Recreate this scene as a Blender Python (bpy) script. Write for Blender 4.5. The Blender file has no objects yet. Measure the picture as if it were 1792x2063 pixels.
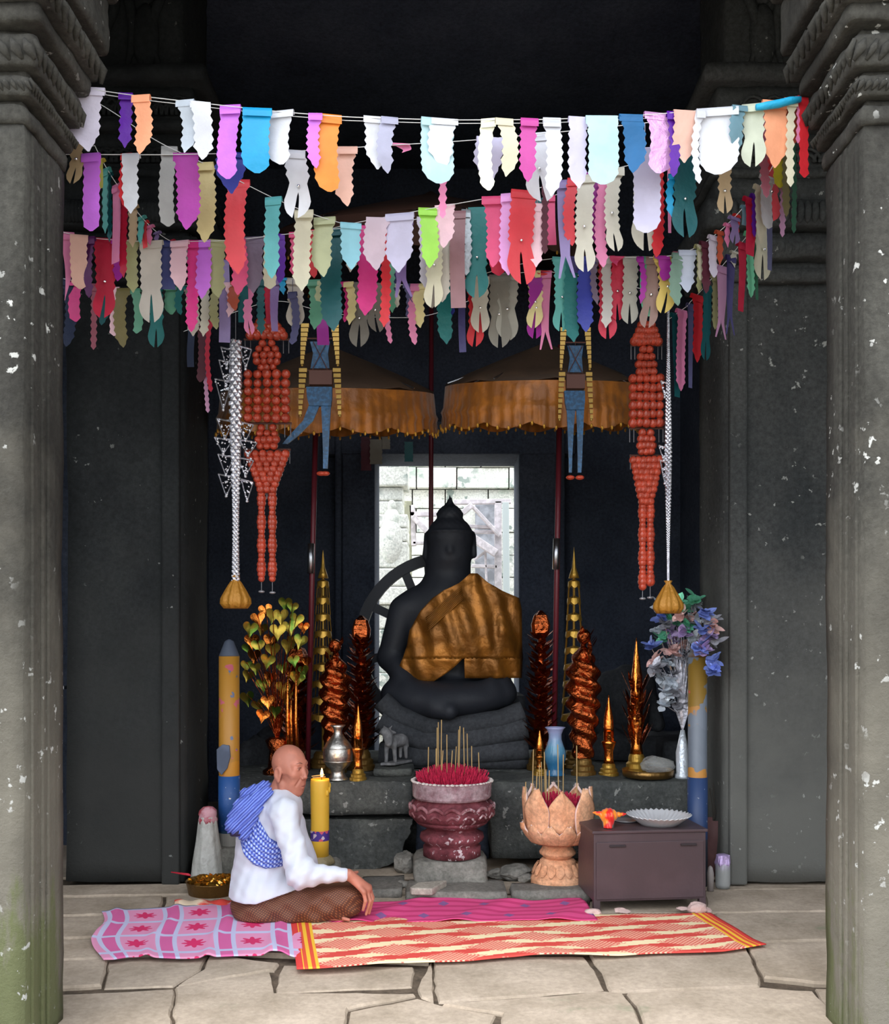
import bpy, bmesh, math, random
import numpy as np
from mathutils import Vector, Matrix, noise as mnoise

# ------------------------------------------------------------------ camera, light, exposure
PI = math.pi
F, CX, HY, ZC = 2000.0, 896.0, 1290.0, 1.3        # focal length and horizon in photo pixels, eye height in metres
sc = bpy.context.scene
COL = sc.collection
cam_d = bpy.data.cameras.new('camera'); cam = bpy.data.objects.new('camera', cam_d); COL.objects.link(cam)
cam_d.sensor_fit = 'VERTICAL'; cam_d.sensor_height = 24.0; cam_d.lens = 24.0 * F / 2063.0
cam_d.shift_y = (HY - 2063 / 2) / 2063
cam.location = (0, 0, ZC); cam.rotation_euler = (PI / 2, 0, 0); cam_d.clip_start = 0.05; cam_d.clip_end = 300
sc.camera = cam
w = bpy.data.worlds.new('sky'); sc.world = w; w.use_nodes = True
wn = w.node_tree.nodes; wl = w.node_tree.links
bg = wn['Background']; bg.inputs['Strength'].default_value = 1.0
tcw = wn.new('ShaderNodeTexCoord'); sepw = wn.new('ShaderNodeSeparateXYZ'); rw = wn.new('ShaderNodeValToRGB')
wl.new(tcw.outputs['Generated'], sepw.inputs[0]); wl.new(sepw.outputs['Z'], rw.inputs[0]); wl.new(rw.outputs[0], bg.inputs['Color'])
rw.color_ramp.elements[0].position = 0.0; rw.color_ramp.elements[0].color = (0.70, 0.72, 0.71, 1)
rw.color_ramp.elements[1].position = 0.8; rw.color_ramp.elements[1].color = (1.25, 1.32, 1.42, 1)
e_ = rw.color_ramp.elements.new(0.12); e_.color = (1.0, 1.04, 1.08, 1)
# the overcast sky is brighter towards the left of the court
dp = wn.new('ShaderNodeVectorMath'); dp.operation = 'DOT_PRODUCT'; dp.inputs[1].default_value = (-0.9, -0.15, 0.1); wl.new(tcw.outputs['Generated'], dp.inputs[0])
ma_ = wn.new('ShaderNodeMath'); ma_.operation = 'MULTIPLY_ADD'; ma_.inputs[1].default_value = 0.42; ma_.inputs[2].default_value = 1.0; wl.new(dp.outputs['Value'], ma_.inputs[0]); wl.new(ma_.outputs[0], bg.inputs['Strength'])
sun_d = bpy.data.lights.new('sun', 'SUN'); sun_d.energy = 0.5; sun_d.angle = math.radians(12); sun_d.color = (1.0, 0.96, 0.90)
sun = bpy.data.objects.new('sun', sun_d); COL.objects.link(sun); sun.rotation_euler = (math.radians(14), math.radians(-8), 0)
sc.view_settings.view_transform = 'Standard'; sc.view_settings.look = 'None'
sc.view_settings.exposure = 1.55; sc.view_settings.gamma = 1.0; sc.view_settings.use_curve_mapping = False
sc.cycles.max_bounces = 5; sc.cycles.diffuse_bounces = 3; sc.cycles.glossy_bounces = 3
sc.cycles.transmission_bounces = 4; sc.cycles.transparent_max_bounces = 8
sc.cycles.use_denoising = True; sc.cycles.caustics_reflective = False; sc.cycles.caustics_refractive = False
sc.cycles.sample_clamp_indirect = 4.0
rnd = random.Random(7)

# ------------------------------------------------------------------ geometry helpers
def P(px, py, Y):
    return Vector(((px - CX) / F * Y, Y, ZC - (py - HY) / F * Y))
def X(px, Y): return (px - CX) / F * Y
def Z(py, Y): return ZC - (py - HY) / F * Y
def FL(px, py, z=0.0):
    Y = (ZC - z) * F / (py - HY)
    return Vector(((px - CX) / F * Y, Y, z))
def lerp(a, b, t): return a + (b - a) * t
def ipl(pts, x):
    if x <= pts[0][0]: return pts[0][1]
    for (a, b), (c, d) in zip(pts, pts[1:]):
        if x <= c: return b + (d - b) * (x - a) / (c - a)
    return pts[-1][1]
def origin(o):
    v = Vector((0, 0, 0))
    while o is not None:
        v = v + o.location; o = o.parent
    return v
def link(name, me, mat=None, parent=None, smooth=False, label=None, cat=None, group=None, kind=None):
    """mesh given in world coordinates; becomes one object (a part when parent is given)"""
    o = bpy.data.objects.new(name, me); COL.objects.link(o)
    if mat is not None:
        for m in (mat if isinstance(mat, (list, tuple)) else [mat]): me.materials.append(m)
    if parent is not None:
        me.transform(Matrix.Translation(-origin(parent))); o.parent = parent
    if smooth: me.polygons.foreach_set('use_smooth', [True] * len(me.polygons))
    if label: o['label'] = label
    if cat: o['category'] = cat
    if group: o['group'] = group
    if kind: o['kind'] = kind
    return o
def root(name, loc, label, cat, group=None):
    o = bpy.data.objects.new(name, None); COL.objects.link(o); o.location = loc
    o.empty_display_size = 0.05
    o['label'] = label; o['category'] = cat
    if group: o['group'] = group
    return o
def copy_tree(o, parent=None):
    c = o.copy(); COL.objects.link(c)
    if parent is not None: c.parent = parent
    for ch in [k for k in o.children]: copy_tree(ch, c)
    return c
class MB:
    def __init__(s): s.v = []; s.f = []; s.m = []; s.mi = 0
    def add(s, vs, fs):
        n = len(s.v); s.v += [tuple(p) for p in vs]; s.f += [tuple(i + n for i in q) for q in fs]; s.m += [s.mi] * len(fs); return s
    def box(s, x0, x1, y0, y1, z0, z1):
        return s.add([(x0,y0,z0),(x1,y0,z0),(x1,y1,z0),(x0,y1,z0),(x0,y0,z1),(x1,y0,z1),(x1,y1,z1),(x0,y1,z1)],
                     [(0,3,2,1),(4,5,6,7),(0,1,5,4),(1,2,6,5),(2,3,7,6),(3,0,4,7)])
    def obox(s, c, ax, ay, az):
        c = Vector(c); ax = Vector(ax); ay = Vector(ay); az = Vector(az)
        vs = [c + ax*i + ay*j + az*k for k in (-1, 1) for (i, j) in ((-1,-1),(1,-1),(1,1),(-1,1))]
        return s.add(vs, [(0,3,2,1),(4,5,6,7),(0,1,5,4),(1,2,6,5),(2,3,7,6),(3,0,4,7)])
    def lathe(s, c, prof, n=32, mod=None, capb=True, capt=True, ry=1.0):
        c = Vector(c); vs = []; fs = []
        for j, (r, z) in enumerate(prof):
            for i in range(n):
                a = 2 * PI * i / n; rr, zz = (mod(a, r, z) if mod else (r, z))
                vs.append((c.x + rr * math.cos(a), c.y + rr * ry * math.sin(a), c.z + zz))
        for j in range(len(prof) - 1):
            for i in range(n):
                k = (i + 1) % n; fs.append((j*n+i, j*n+k, (j+1)*n+k, (j+1)*n+i))
        if capb: fs.append(tuple(reversed(range(n))))
        if capt: fs.append(tuple((len(prof)-1)*n + i for i in range(n)))
        return s.add(vs, fs)
    def tube(s, pts, r, n=8, cap=True):
        pts = [Vector(p) for p in pts]; vs = []; fs = []; m = len(pts)
        rs = r if isinstance(r, (list, tuple)) else [r] * m
        up = None
        for j, p in enumerate(pts):
            t = (pts[min(j+1, m-1)] - pts[max(j-1, 0)]).normalized()
            if up is None:
                up = Vector((0, 0, 1)) if abs(t.z) < 0.9 else Vector((1, 0, 0))
            a = t.cross(up)
            if a.length < 1e-5: a = t.cross(Vector((0.3, 1, 0.2)))
            a.normalize(); b = t.cross(a).normalized(); up = -b if False else up
            for i in range(n):
                q = 2 * PI * i / n; vs.append(p + (a * math.cos(q) + b * math.sin(q)) * rs[j])
        for j in range(m - 1):
            for i in range(n):
                k = (i + 1) % n; fs.append((j*n+i, j*n+k, (j+1)*n+k, (j+1)*n+i))
        if cap: fs += [tuple(reversed(range(n))), tuple((m-1)*n + i for i in range(n))]
        return s.add(vs, fs)
    def ico(s, c, r, sub=1, sq=(1, 1, 1)):
        V_, F_ = ICO[sub]; c = Vector(c)
        return s.add([(c.x + v[0]*r*sq[0], c.y + v[1]*r*sq[1], c.z + v[2]*r*sq[2]) for v in V_], F_)
    def grid(s, rows):
        n = len(rows[0]); vs = [p for r in rows for p in r]
        return s.add(vs, [(j*n+i, j*n+i+1, (j+1)*n+i+1, (j+1)*n+i) for j in range(len(rows)-1) for i in range(n-1)])
    def prism(s, pts, d):
        """polygon pts (world) extruded by vector d"""
        n = len(pts); d = Vector(d); vs = [Vector(p) for p in pts] + [Vector(p) + d for p in pts]
        return s.add(vs, [tuple(range(n)), tuple(reversed(range(n, 2*n)))] + [(i, i+n, (i+1)%n+n, (i+1)%n) for i in range(n)])
    def mesh(s, name='m', fix=True):
        me = bpy.data.meshes.new(name); me.from_pydata(s.v, [], s.f)
        if any(s.m): me.polygons.foreach_set('material_index', s.m)
        if fix:
            b = bmesh.new(); b.from_mesh(me); bmesh.ops.recalc_face_normals(b, faces=b.faces); b.to_mesh(me); b.free()
        me.update(); return me
    def build(s, name, mat=None, parent=None, smooth=False, fix=True, **k):
        return link(name, s.mesh(name, fix), mat, parent, smooth, **k)
ICO = {}
for sub_ in (0, 1, 2, 3):
    b_ = bmesh.new(); bmesh.ops.create_icosphere(b_, subdivisions=sub_ + 1, radius=1.0)
    ICO[sub_] = ([tuple(v.co) for v in b_.verts], [tuple(v.index for v in f.verts) for f in b_.faces]); b_.free()
def bevel(o, wd=0.01, seg=2, ang=35):
    m = o.modifiers.new('bevel', 'BEVEL'); m.width = wd; m.segments = seg; m.limit_method = 'ANGLE'; m.angle_limit = math.radians(ang); return o
def solid(o, t=0.002):
    m = o.modifiers.new('solid', 'SOLIDIFY'); m.thickness = t; m.offset = 0; return o
def nz(p, sc_=1.0, oct_=3): return mnoise.fractal(Vector(p) * sc_, 0.8, 2.0, oct_)
def rough_box(x0, x1, y0, y1, z0, z1, step=0.06, amp=0.012, seed=0.0, fr=4.0):
    """a stone block whose faces are worn and uneven"""
    b = bmesh.new(); bmesh.ops.create_cube(b, size=1.0)
    nx, ny, nz_ = [max(1, min(60, int(round(d / step)))) for d in (x1-x0, y1-y0, z1-z0)]
    b.free(); m = MB()
    def face(o, u, v, nu, nv):
        m.grid([[Vector(o) + Vector(u)*(i/nu) + Vector(v)*(j/nv) for i in range(nu+1)] for j in range(nv+1)])
    dx, dy, dz = x1-x0, y1-y0, z1-z0
    face((x0,y0,z0),(dx,0,0),(0,0,dz),nx,nz_); face((x1,y1,z0),(-dx,0,0),(0,0,dz),nx,nz_)
    face((x0,y1,z0),(0,-dy,0),(0,0,dz),ny,nz_); face((x1,y0,z0),(0,dy,0),(0,0,dz),ny,nz_)
    face((x0,y0,z1),(dx,0,0),(0,dy,0),nx,ny); face((x0,y1,z0),(dx,0,0),(0,-dy,0),nx,ny)
    c = Vector(((x0+x1)/2, (y0+y1)/2, (z0+z1)/2)); out = []
    for p in m.v:
        p = Vector(p); q = p + Vector((seed, seed*1.7, -seed))
        e = sum([abs(p.x-x0) < 1e-4 or abs(p.x-x1) < 1e-4, abs(p.y-y0) < 1e-4 or abs(p.y-y1) < 1e-4, abs(p.z-z0) < 1e-4 or abs(p.z-z1) < 1e-4])
        d = (c - p).normalized() * (amp * 0.9 * (e - 1))
        out.append(tuple(p + d + Vector((nz(q, fr), nz(q + Vector((9, 0, 0)), fr), nz(q + Vector((0, 9, 0)), fr))) * amp))
    m.v = out; me = m.mesh()
    b = bmesh.new(); b.from_mesh(me); bmesh.ops.remove_doubles(b, verts=b.verts, dist=1e-4)
    bmesh.ops.recalc_face_normals(b, faces=b.faces); b.to_mesh(me); b.free(); return me
def joined(meshes, name='m'):
    m = MB()
    for me in meshes:
        m.add([tuple(v.co) for v in me.vertices], [tuple(p.vertices) for p in me.polygons]); bpy.data.meshes.remove(me)
    return m.mesh(name, False)
def rock_mesh(c, r, seed, sq=(1, 0.8, 0.6), amp=0.35):
    m = MB(); m.ico((0, 0, 0), 1, 3); vs = []
    rs = random.Random(seed); planes = []
    for _ in range(9):
        n = Vector((rs.gauss(0,1), rs.gauss(0,1), rs.gauss(0,1))).normalized(); planes.append((n, rs.uniform(0.6, 0.92)))
    for p in m.v:
        p = Vector(p)
        for n, d in planes:
            t = p.dot(n)
            if t > d: p = p - n * (t - d) * 0.95
        p = p * (1 + 0.10 * nz(p + Vector((seed, 0, 0)), 2.2))
        vs.append((c[0] + p.x*r*sq[0], c[1] + p.y*r*sq[1], c[2] + p.z*r*sq[2]))
    m.v = vs; return m.mesh()

# ------------------------------------------------------------------ smooth solids: distance fields meshed by surface nets
def s_ell(p, c, r, M=None):
    q = [p[i] - c[i] for i in range(3)]
    if M is not None: q = [sum(M[i][j] * q[j] for j in range(3)) for i in range(3)]
    k0 = np.sqrt(sum((q[i]/r[i])**2 for i in range(3))); k1 = np.sqrt(sum((q[i]/r[i]**2)**2 for i in range(3))) + 1e-6
    return k0 * (k0 - 1) / k1
def s_cap(p, a, b, ra, rb=None):
    rb = ra if rb is None else rb
    ab = [b[i] - a[i] for i in range(3)]; L = sum(t*t for t in ab) + 1e-9
    t = np.clip(sum((p[i]-a[i])*ab[i] for i in range(3)) / L, 0, 1)
    return np.sqrt(sum((p[i] - a[i] - ab[i]*t)**2 for i in range(3))) - (ra + (rb - ra) * t)
def smin(a, b, k):
    h = np.clip(0.5 + 0.5*(b - a)/k, 0, 1); return b*(1-h) + a*h - k*h*(1-h)
def smax(a, b, k): return -smin(-a, -b, k)
def union(p, prims, k):
    d = None
    for q in prims:
        v = s_cap(p, *q[1:]) if q[0] == 'c' else s_ell(p, *q[1:])
        d = v if d is None else smin(d, v, k)
    return d
def nets(fn, lo, hi, h):
    n = [int(math.ceil((hi[i]-lo[i])/h)) + 1 for i in range(3)]
    B = 12; D = np.full(n, 1.0, np.float32)
    for i in range(0, n[0], B):
        for j in range(0, n[1], B):
            for k in range(0, n[2], B):
                c = [np.array([lo[0]+(i+B/2)*h]), np.array([lo[1]+(j+B/2)*h]), np.array([lo[2]+(k+B/2)*h])]
                d = float(fn(c)[0])
                if abs(d) > B*h*1.25 + 0.01:
                    if d < 0: D[i:i+B, j:j+B, k:k+B] = -1.0
                    continue
                e = [min(n[0], i+B), min(n[1], j+B), min(n[2], k+B)]
                g = np.meshgrid(lo[0]+np.arange(i,e[0])*h, lo[1]+np.arange(j,e[1])*h, lo[2]+np.arange(k,e[2])*h, indexing='ij')
                D[i:e[0], j:e[1], k:e[2]] = fn(g)
    S = D < 0
    C = sum(S[a:n[0]-1+a, b:n[1]-1+b, c:n[2]-1+c].astype(np.int8) for a in (0,1) for b in (0,1) for c in (0,1))
    act = np.argwhere((C > 0) & (C < 8)); idx = -np.ones([n[0]-1, n[1]-1, n[2]-1], np.int64)
    idx[act[:,0], act[:,1], act[:,2]] = np.arange(len(act))
    acc = np.zeros((len(act), 3)); cnt = np.zeros(len(act))
    corners = [(a,b,c) for a in (0,1) for b in (0,1) for c in (0,1)]
    for ca in corners:
        for ax in range(3):
            if ca[ax]: continue
            cb = list(ca); cb[ax] = 1
            da = D[act[:,0]+ca[0], act[:,1]+ca[1], act[:,2]+ca[2]]; db = D[act[:,0]+cb[0], act[:,1]+cb[1], act[:,2]+cb[2]]
            m = (da < 0) != (db < 0); t = np.where(m, da/(da - db + 1e-12), 0)
            pt = np.tile(np.array(ca, float), (len(act),1)); pt[:,ax] += t
            acc[m] += pt[m]; cnt[m] += 1
    V_ = (act + acc/cnt[:,None]) * h + np.array(lo)
    fs = []
    for ax in range(3):
        u, v = (ax+1) % 3, (ax+2) % 3
        a = S; b = np.roll(S, -1, ax); sl = [slice(1, None)]*3; m = (a != b)
        m[tuple(slice(-1, None) if q == ax else slice(None) for q in range(3))] = False
        e = np.argwhere(m); e = e[(e[:,u] > 0) & (e[:,v] > 0) & (e[:,u] < n[u]-1) & (e[:,v] < n[v]-1)]
        def I(du, dv):
            q = e.copy(); q[:,u] -= du; q[:,v] -= dv; return idx[q[:,0], q[:,1], q[:,2]]
        quad = np.stack([I(0,0), I(1,0), I(1,1), I(0,1)], 1)
        flip = ~S[e[:,0], e[:,1], e[:,2]]
        quad[flip] = quad[flip][:, ::-1]; fs.append(quad)
    Q = np.concatenate(fs); Q = Q[(Q >= 0).all(1)]
    me = bpy.data.meshes.new('sdf'); me.from_pydata(V_.tolist(), [], Q.tolist()); me.update()
    b = bmesh.new(); b.from_mesh(me); bmesh.ops.recalc_face_normals(b, faces=b.faces); b.to_mesh(me); b.free()
    return me

# ------------------------------------------------------------------ materials
def mat(name, col=(0.5,0.5,0.5), rough=0.6, metal=0.0, spec=0.5, bump=0.0, bscale=40.0, var=0.0, vscale=6.0, trans=0.0, emit=None, alpha=1.0, sheen=0.0, col2=None, thr=(0.45, 0.6), bdist=0.01, coat=0.0):
    m = bpy.data.materials.new(name); m.use_nodes = True; nt = m.node_tree; N = nt.nodes; L = nt.links
    b = N['Principled BSDF']; b.inputs['Roughness'].default_value = rough; b.inputs['Metallic'].default_value = metal
    b.inputs['Specular IOR Level'].default_value = spec; b.inputs['Base Color'].default_value = (*col, 1)
    b.inputs['Coat Weight'].default_value = coat
    tc = N.new('ShaderNodeTexCoord')
    if var or col2:
        n = N.new('ShaderNodeTexNoise'); n.inputs['Scale'].default_value = vscale; n.inputs['Detail'].default_value = 6
        L.new(tc.outputs['Object'], n.inputs['Vector']); r = N.new('ShaderNodeValToRGB'); L.new(n.outputs['Fac'], r.inputs[0])
        if col2: c0, c1 = col, col2
        else: c0 = tuple(max(0, c*(1-var)) for c in col); c1 = tuple(min(1, c*(1+var)) for c in col)
        r.color_ramp.elements[0].position = thr[0]; r.color_ramp.elements[1].position = thr[1]
        r.color_ramp.elements[0].color = (*c0, 1); r.color_ramp.elements[1].color = (*c1, 1)
        L.new(r.outputs[0], b.inputs['Base Color'])
    if bump:
        n = N.new('ShaderNodeTexNoise'); n.inputs['Scale'].default_value = bscale; n.inputs['Detail'].default_value = 5
        L.new(tc.outputs['Object'], n.inputs['Vector']); bp = N.new('ShaderNodeBump'); bp.inputs['Strength'].default_value = bump; bp.inputs['Distance'].default_value = bdist
        L.new(n.outputs['Fac'], bp.inputs['Height']); L.new(bp.outputs[0], b.inputs['Normal'])
    if emit: b.inputs['Emission Color'].default_value = (*emit[:3], 1); b.inputs['Emission Strength'].default_value = emit[3]
    if alpha < 1: b.inputs['Alpha'].default_value = alpha
    if sheen: b.inputs['Sheen Weight'].default_value = sheen
    if trans:
        t = N.new('ShaderNodeBsdfTranslucent'); t.inputs['Color'].default_value = (*col, 1); mx = N.new('ShaderNodeMixShader'); mx.inputs[0].default_value = trans
        L.new(b.outputs[0], mx.inputs[1]); L.new(t.outputs[0], mx.inputs[2]); L.new(mx.outputs[0], N['Material Output'].inputs['Surface'])
    return m
def stone(name, c0, c1, low=None, fine_=(0.62, 1.40), spots=None, spot_amt=0.62, moss=None, moss_amt=0.6, bump=0.5, vs=2.2, stretch=1.0, bd=0.02, rough=0.9, lowmoss=None, sscale=22.0):
    """weathered sandstone: two tones, pale lichen spots, moss patches"""
    m = bpy.data.materials.new(name); m.use_nodes = True; nt = m.node_tree; N = nt.nodes; L = nt.links
    b = N['Principled BSDF']; b.inputs['Roughness'].default_value = rough; b.inputs['Specular IOR Level'].default_value = 0.25
    g = N.new('ShaderNodeTexCoord'); mp = N.new('ShaderNodeMapping'); mp.inputs['Scale'].default_value = (1, 1, stretch)
    L.new(g.outputs['Object'], mp.inputs['Vector'])
    def ns(scale, det=8, rg=0.6, src=mp.outputs[0]):
        n = N.new('ShaderNodeTexNoise'); n.inputs['Scale'].default_value = scale; n.inputs['Detail'].default_value = det; n.inputs['Roughness'].default_value = rg
        L.new(src, n.inputs['Vector']); return n
    def ramp(src, a, bb, ca=(0,0,0), cb=(1,1,1)):
        r = N.new('ShaderNodeValToRGB'); L.new(src, r.inputs[0]); r.color_ramp.elements[0].position = a; r.color_ramp.elements[1].position = bb
        r.color_ramp.elements[0].color = (*ca, 1); r.color_ramp.elements[1].color = (*cb, 1); return r
    def mixc(fac, a, bb):
        x = N.new('ShaderNodeMix'); x.data_type = 'RGBA'; L.new(fac, x.inputs[0]); L.new(a, x.inputs[6])
        if isinstance(bb, tuple): x.inputs[7].default_value = (*bb, 1)
        else: L.new(bb, x.inputs[7])
        return x.outputs[2]
    base = ramp(ns(vs).outputs['Fac'], 0.32, 0.68, c0, c1).outputs[0]
    fine = ramp(ns(45, 6, 0.7, g.outputs['Object']).outputs['Fac'], 0.3, 0.75, (fine_[0],)*3, (fine_[1],)*3)
    mm = N.new('ShaderNodeMix'); mm.data_type = 'RGBA'; mm.blend_type = 'MULTIPLY'; mm.inputs[0].default_value = 1.0
    L.new(base, mm.inputs[6]); L.new(fine.outputs[0], mm.inputs[7]); c = mm.outputs[2]
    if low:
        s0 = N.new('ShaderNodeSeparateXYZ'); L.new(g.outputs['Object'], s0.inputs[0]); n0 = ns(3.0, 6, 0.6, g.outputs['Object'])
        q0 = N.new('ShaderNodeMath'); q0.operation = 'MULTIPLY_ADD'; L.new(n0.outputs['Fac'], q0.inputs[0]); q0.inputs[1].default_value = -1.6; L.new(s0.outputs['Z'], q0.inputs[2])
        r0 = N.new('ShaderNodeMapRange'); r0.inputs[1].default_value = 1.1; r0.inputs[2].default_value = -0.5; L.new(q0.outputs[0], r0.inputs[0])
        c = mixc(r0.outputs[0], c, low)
    if moss:
        mo = ramp(ns(1.6, 6, 0.65).outputs['Fac'], moss_amt, moss_amt + 0.1); fac = mo.outputs[0]
        if lowmoss is not None:
            sp = N.new('ShaderNodeSeparateXYZ'); L.new(g.outputs['Object'], sp.inputs[0])
            mr = N.new('ShaderNodeMapRange'); mr.inputs[1].default_value = lowmoss; mr.inputs[2].default_value = 0.0; mr.inputs[3].default_value = 0.0; mr.inputs[4].default_value = 0.34
            L.new(sp.outputs['Z'], mr.inputs[0]); ad = N.new('ShaderNodeMath'); ad.operation = 'ADD'
            nn = ns(5.0, 8, 0.75); L.new(nn.outputs['Fac'], ad.inputs[0]); L.new(mr.outputs[0], ad.inputs[1]); fac = ramp(ad.outputs[0], moss_amt, moss_amt + 0.12).outputs[0]
        c = mixc(fac, c, moss)
    if spots:
        v = ramp(ns(sscale, 4, 0.55, g.outputs['Object']).outputs['Fac'], spot_amt, spot_amt + 0.03)
        big = ramp(ns(2.5, 3, 0.5, g.outputs['Object']).outputs['Fac'], 0.46, 0.58)
        mu = N.new('ShaderNodeMath'); mu.operation = 'MULTIPLY'; L.new(v.outputs[0], mu.inputs[0]); L.new(big.outputs[0], mu.inputs[1])
        c = mixc(mu.outputs[0], c, spots)
    L.new(c, b.inputs['Base Color'])
    bn = ns(14, 10, 0.7, g.outputs['Object']); bp = N.new('ShaderNodeBump'); bp.inputs['Strength'].default_value = bump; bp.inputs['Distance'].default_value = bd
    L.new(bn.outputs['Fac'], bp.inputs['Height']); L.new(bp.outputs[0], b.inputs['Normal'])
    return m
def foil(name, col, rough=0.22, bump=0.6, bscale=18, bd=0.03):
    return mat(name, col, rough=rough, metal=1.0, bump=bump, bscale=bscale, bdist=bd)
def srgb(r, g, b):
    return tuple(((c/255)/12.92 if c/255 <= 0.04045 else ((c/255 + 0.055)/1.055)**2.4) for c in (r, g, b))
# ================================================================== SETTING
M_floor = stone('floor_sandstone', (0.30,0.242,0.180), (0.50,0.410,0.325), fine_=(0.80, 1.16), moss=(0.20,0.22,0.14), moss_amt=0.62, bump=0.35, vs=3.0, bd=0.012)
M_joint = stone('joint_earth', (0.06,0.045,0.032), (0.14,0.105,0.075), bump=0.5, vs=12)
M_pierl = stone('darker_sandstone', (0.006,0.0075,0.009), (0.027,0.0300,0.0310), low=(0.036,0.037,0.035), spots=(0.22,0.23,0.22), spot_amt=0.68, bump=0.45, vs=1.8, stretch=0.5)  # darker tone of the pier stone, used on the left pier
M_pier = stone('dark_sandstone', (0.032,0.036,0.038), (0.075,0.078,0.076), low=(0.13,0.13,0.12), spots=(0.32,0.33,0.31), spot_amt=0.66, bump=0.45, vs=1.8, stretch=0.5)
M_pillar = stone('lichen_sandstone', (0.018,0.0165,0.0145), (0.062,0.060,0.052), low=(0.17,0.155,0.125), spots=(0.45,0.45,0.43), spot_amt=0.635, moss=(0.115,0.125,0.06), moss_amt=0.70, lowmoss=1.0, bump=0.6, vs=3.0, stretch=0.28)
M_dark = stone('haze_tinted_stone', (0.038,0.048,0.074), (0.070,0.084,0.120), bump=0.4)  # colour lifted towards blue to stand in for haze in the chamber
M_altar = stone('altar_sandstone', (0.05,0.055,0.056), (0.13,0.135,0.125), spots=(0.33,0.33,0.31), spot_amt=0.62, moss=(0.24,0.25,0.15), moss_amt=0.64, bump=0.9, vs=3.5, bd=0.03)
M_ruin = stone('pale_ruin_stone', (0.62,0.63,0.57), (0.86,0.86,0.80), spots=(0.28,0.33,0.30), spot_amt=0.54, moss=(0.42,0.50,0.42), moss_amt=0.56, bump=0.6, sscale=6.0)
M_ground = stone('court_ground', (0.30,0.27,0.22), (0.42,0.38,0.31), bump=0.3)

# floor: uneven slabs with open joints over packed earth
m = MB(); m.box(-2.75, 2.75, 2.0, 8.4, -0.25, -0.014)
m.mi = 1
slabs = [
 [(60,2003),(352,1990),(345,2075),(-40,2085)], [(352,1988),(545,1955),(548,2000),(840,2004),(700,2030),(690,2090),(350,2090)],
 [(700,2032),(842,2006),(890,2020),(1000,2040),(985,2100),(690,2100)], [(838,1988),(870,1935),(876,2016),(850,2006)],
 [(-60,1945),(215,1935),(205,1985),(-60,2000)], [(215,1930),(420,1922),(404,1950),(350,1984),(208,1988)],
 [(424,1922),(562,1940),(556,1952),(548,1952),(356,1986),(408,1952)], [(568,1940),(835,1944),(832,1984),(560,1996),(552,1996)],
 [(874,1922),(1180,1925),(1222,1990),(885,2016),(876,1990)], [(1186,1920),(1500,1900),(1535,1975),(1530,1985),(1232,1995)],
 [(890,2022),(1222,2000),(1260,2003),(1320,2100),(1010,2100),(1010,2040)], [(1266,2003),(1535,1992),(1640,2000),(1700,2060),(1700,2100),(1325,2100)],
 [(1504,1902),(1760,1895),(1760,1985),(1640,1982),(1540,1972)], [(1642,1988),(1800,1988),(1800,2100),(1705,2100)],
 [(1440,1840),(1760,1836),(1760,1890),(1505,1898),(1460,1896)], [(1420,1793),(1700,1788),(1740,1832),(1440,1836),(1424,1834)],
 [(60,1896),(240,1892),(220,1930),(-40,1940)], [(240,1890),(600,1885),(860,1885),(866,1940),(425,1918),(224,1928)],
 [(870,1885),(1430,1880),(1500,1895),(1180,1918),(874,1918)],
 [(80,1850),(480,1846),(470,1886),(60,1892)], [(484,1846),(900,1844),(905,1881),(474,1884)], [(904,1844),(1434,1838),(1454,1878),(908,1881)],
 [(90,1812),(330,1806),(320,1844),(80,1846)], [(336,1806),(700,1802),(700,1842),(326,1844)], [(706,1802),(1180,1802),(1180,1842),(706,1842)], [(1186,1802),(1418,1796),(1436,1834),(1186,1840)],
 [(100,1786),(420,1780),(415,1800),(90,1806)], [(426,1780),(820,1776),(820,1798),(420,1800)], [(826,1776),(1400,1772),(1415,1790),(826,1798)], [(1406,1776),(1700,1772),(1710,1785),(1416,1790)],
 [(60,2090),(1000,2104),(1000,2200),(60,2200)], [(1006,2104),(1750,2104),(1750,2200),(1006,2200)],
]
rs = random.Random(3)
for k, pl in enumerate(slabs):
    pts = [FL(a, b) for a, b in pl]; c = sum(pts, Vector()) / len(pts)
    pts = [p + (c - p).normalized() * 0.0015 for p in pts]
    # subdivide the outline so that the edges wander
    out = []
    for a, b in zip(pts, pts[1:] + pts[:1]):
        nseg = max(2, int((b - a).length / 0.05))
        for i in range(nseg):
            q = a.lerp(b, i / nseg); out.append(q + Vector((nz(q, 7.0), nz(q + Vector((5,5,0)), 7.0), 0)) * 0.010)
    dz = rs.uniform(-0.009, 0.009); tx, ty = rs.uniform(-0.008, 0.008), rs.uniform(-0.008, 0.008)
    def top(q, zz): return (q.x, q.y, zz + dz + (q.x-c.x)*tx + (q.y-c.y)*ty)
    n = len(out); inner = [q + (c - q).normalized() * 0.008 for q in out]
    vs = [(q.x, q.y, -0.05) for q in out] + [top(q, -0.010) for q in out] + [top(q, 0.0) for q in inner]
    fs = [(i, (i+1) % n, n+(i+1) % n, n+i) for i in range(n)] + [(n+i, n+(i+1) % n, 2*n+(i+1) % n, 2*n+i) for i in range(n)] + [tuple(range(2*n, 3*n))]
    m.add(vs, fs)
m.mi = 1
m.box(-2.75, 2.75, 5.45, 8.4, -0.1, 0.0)
m.build('floor', [M_joint, M_floor], kind='structure')
m = MB(); m.box(-14, 14, -14, 2.0, -0.5, -0.2); m.build('trim_1', M_ground, kind='structure', label='open court paving in front of the porch')
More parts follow.
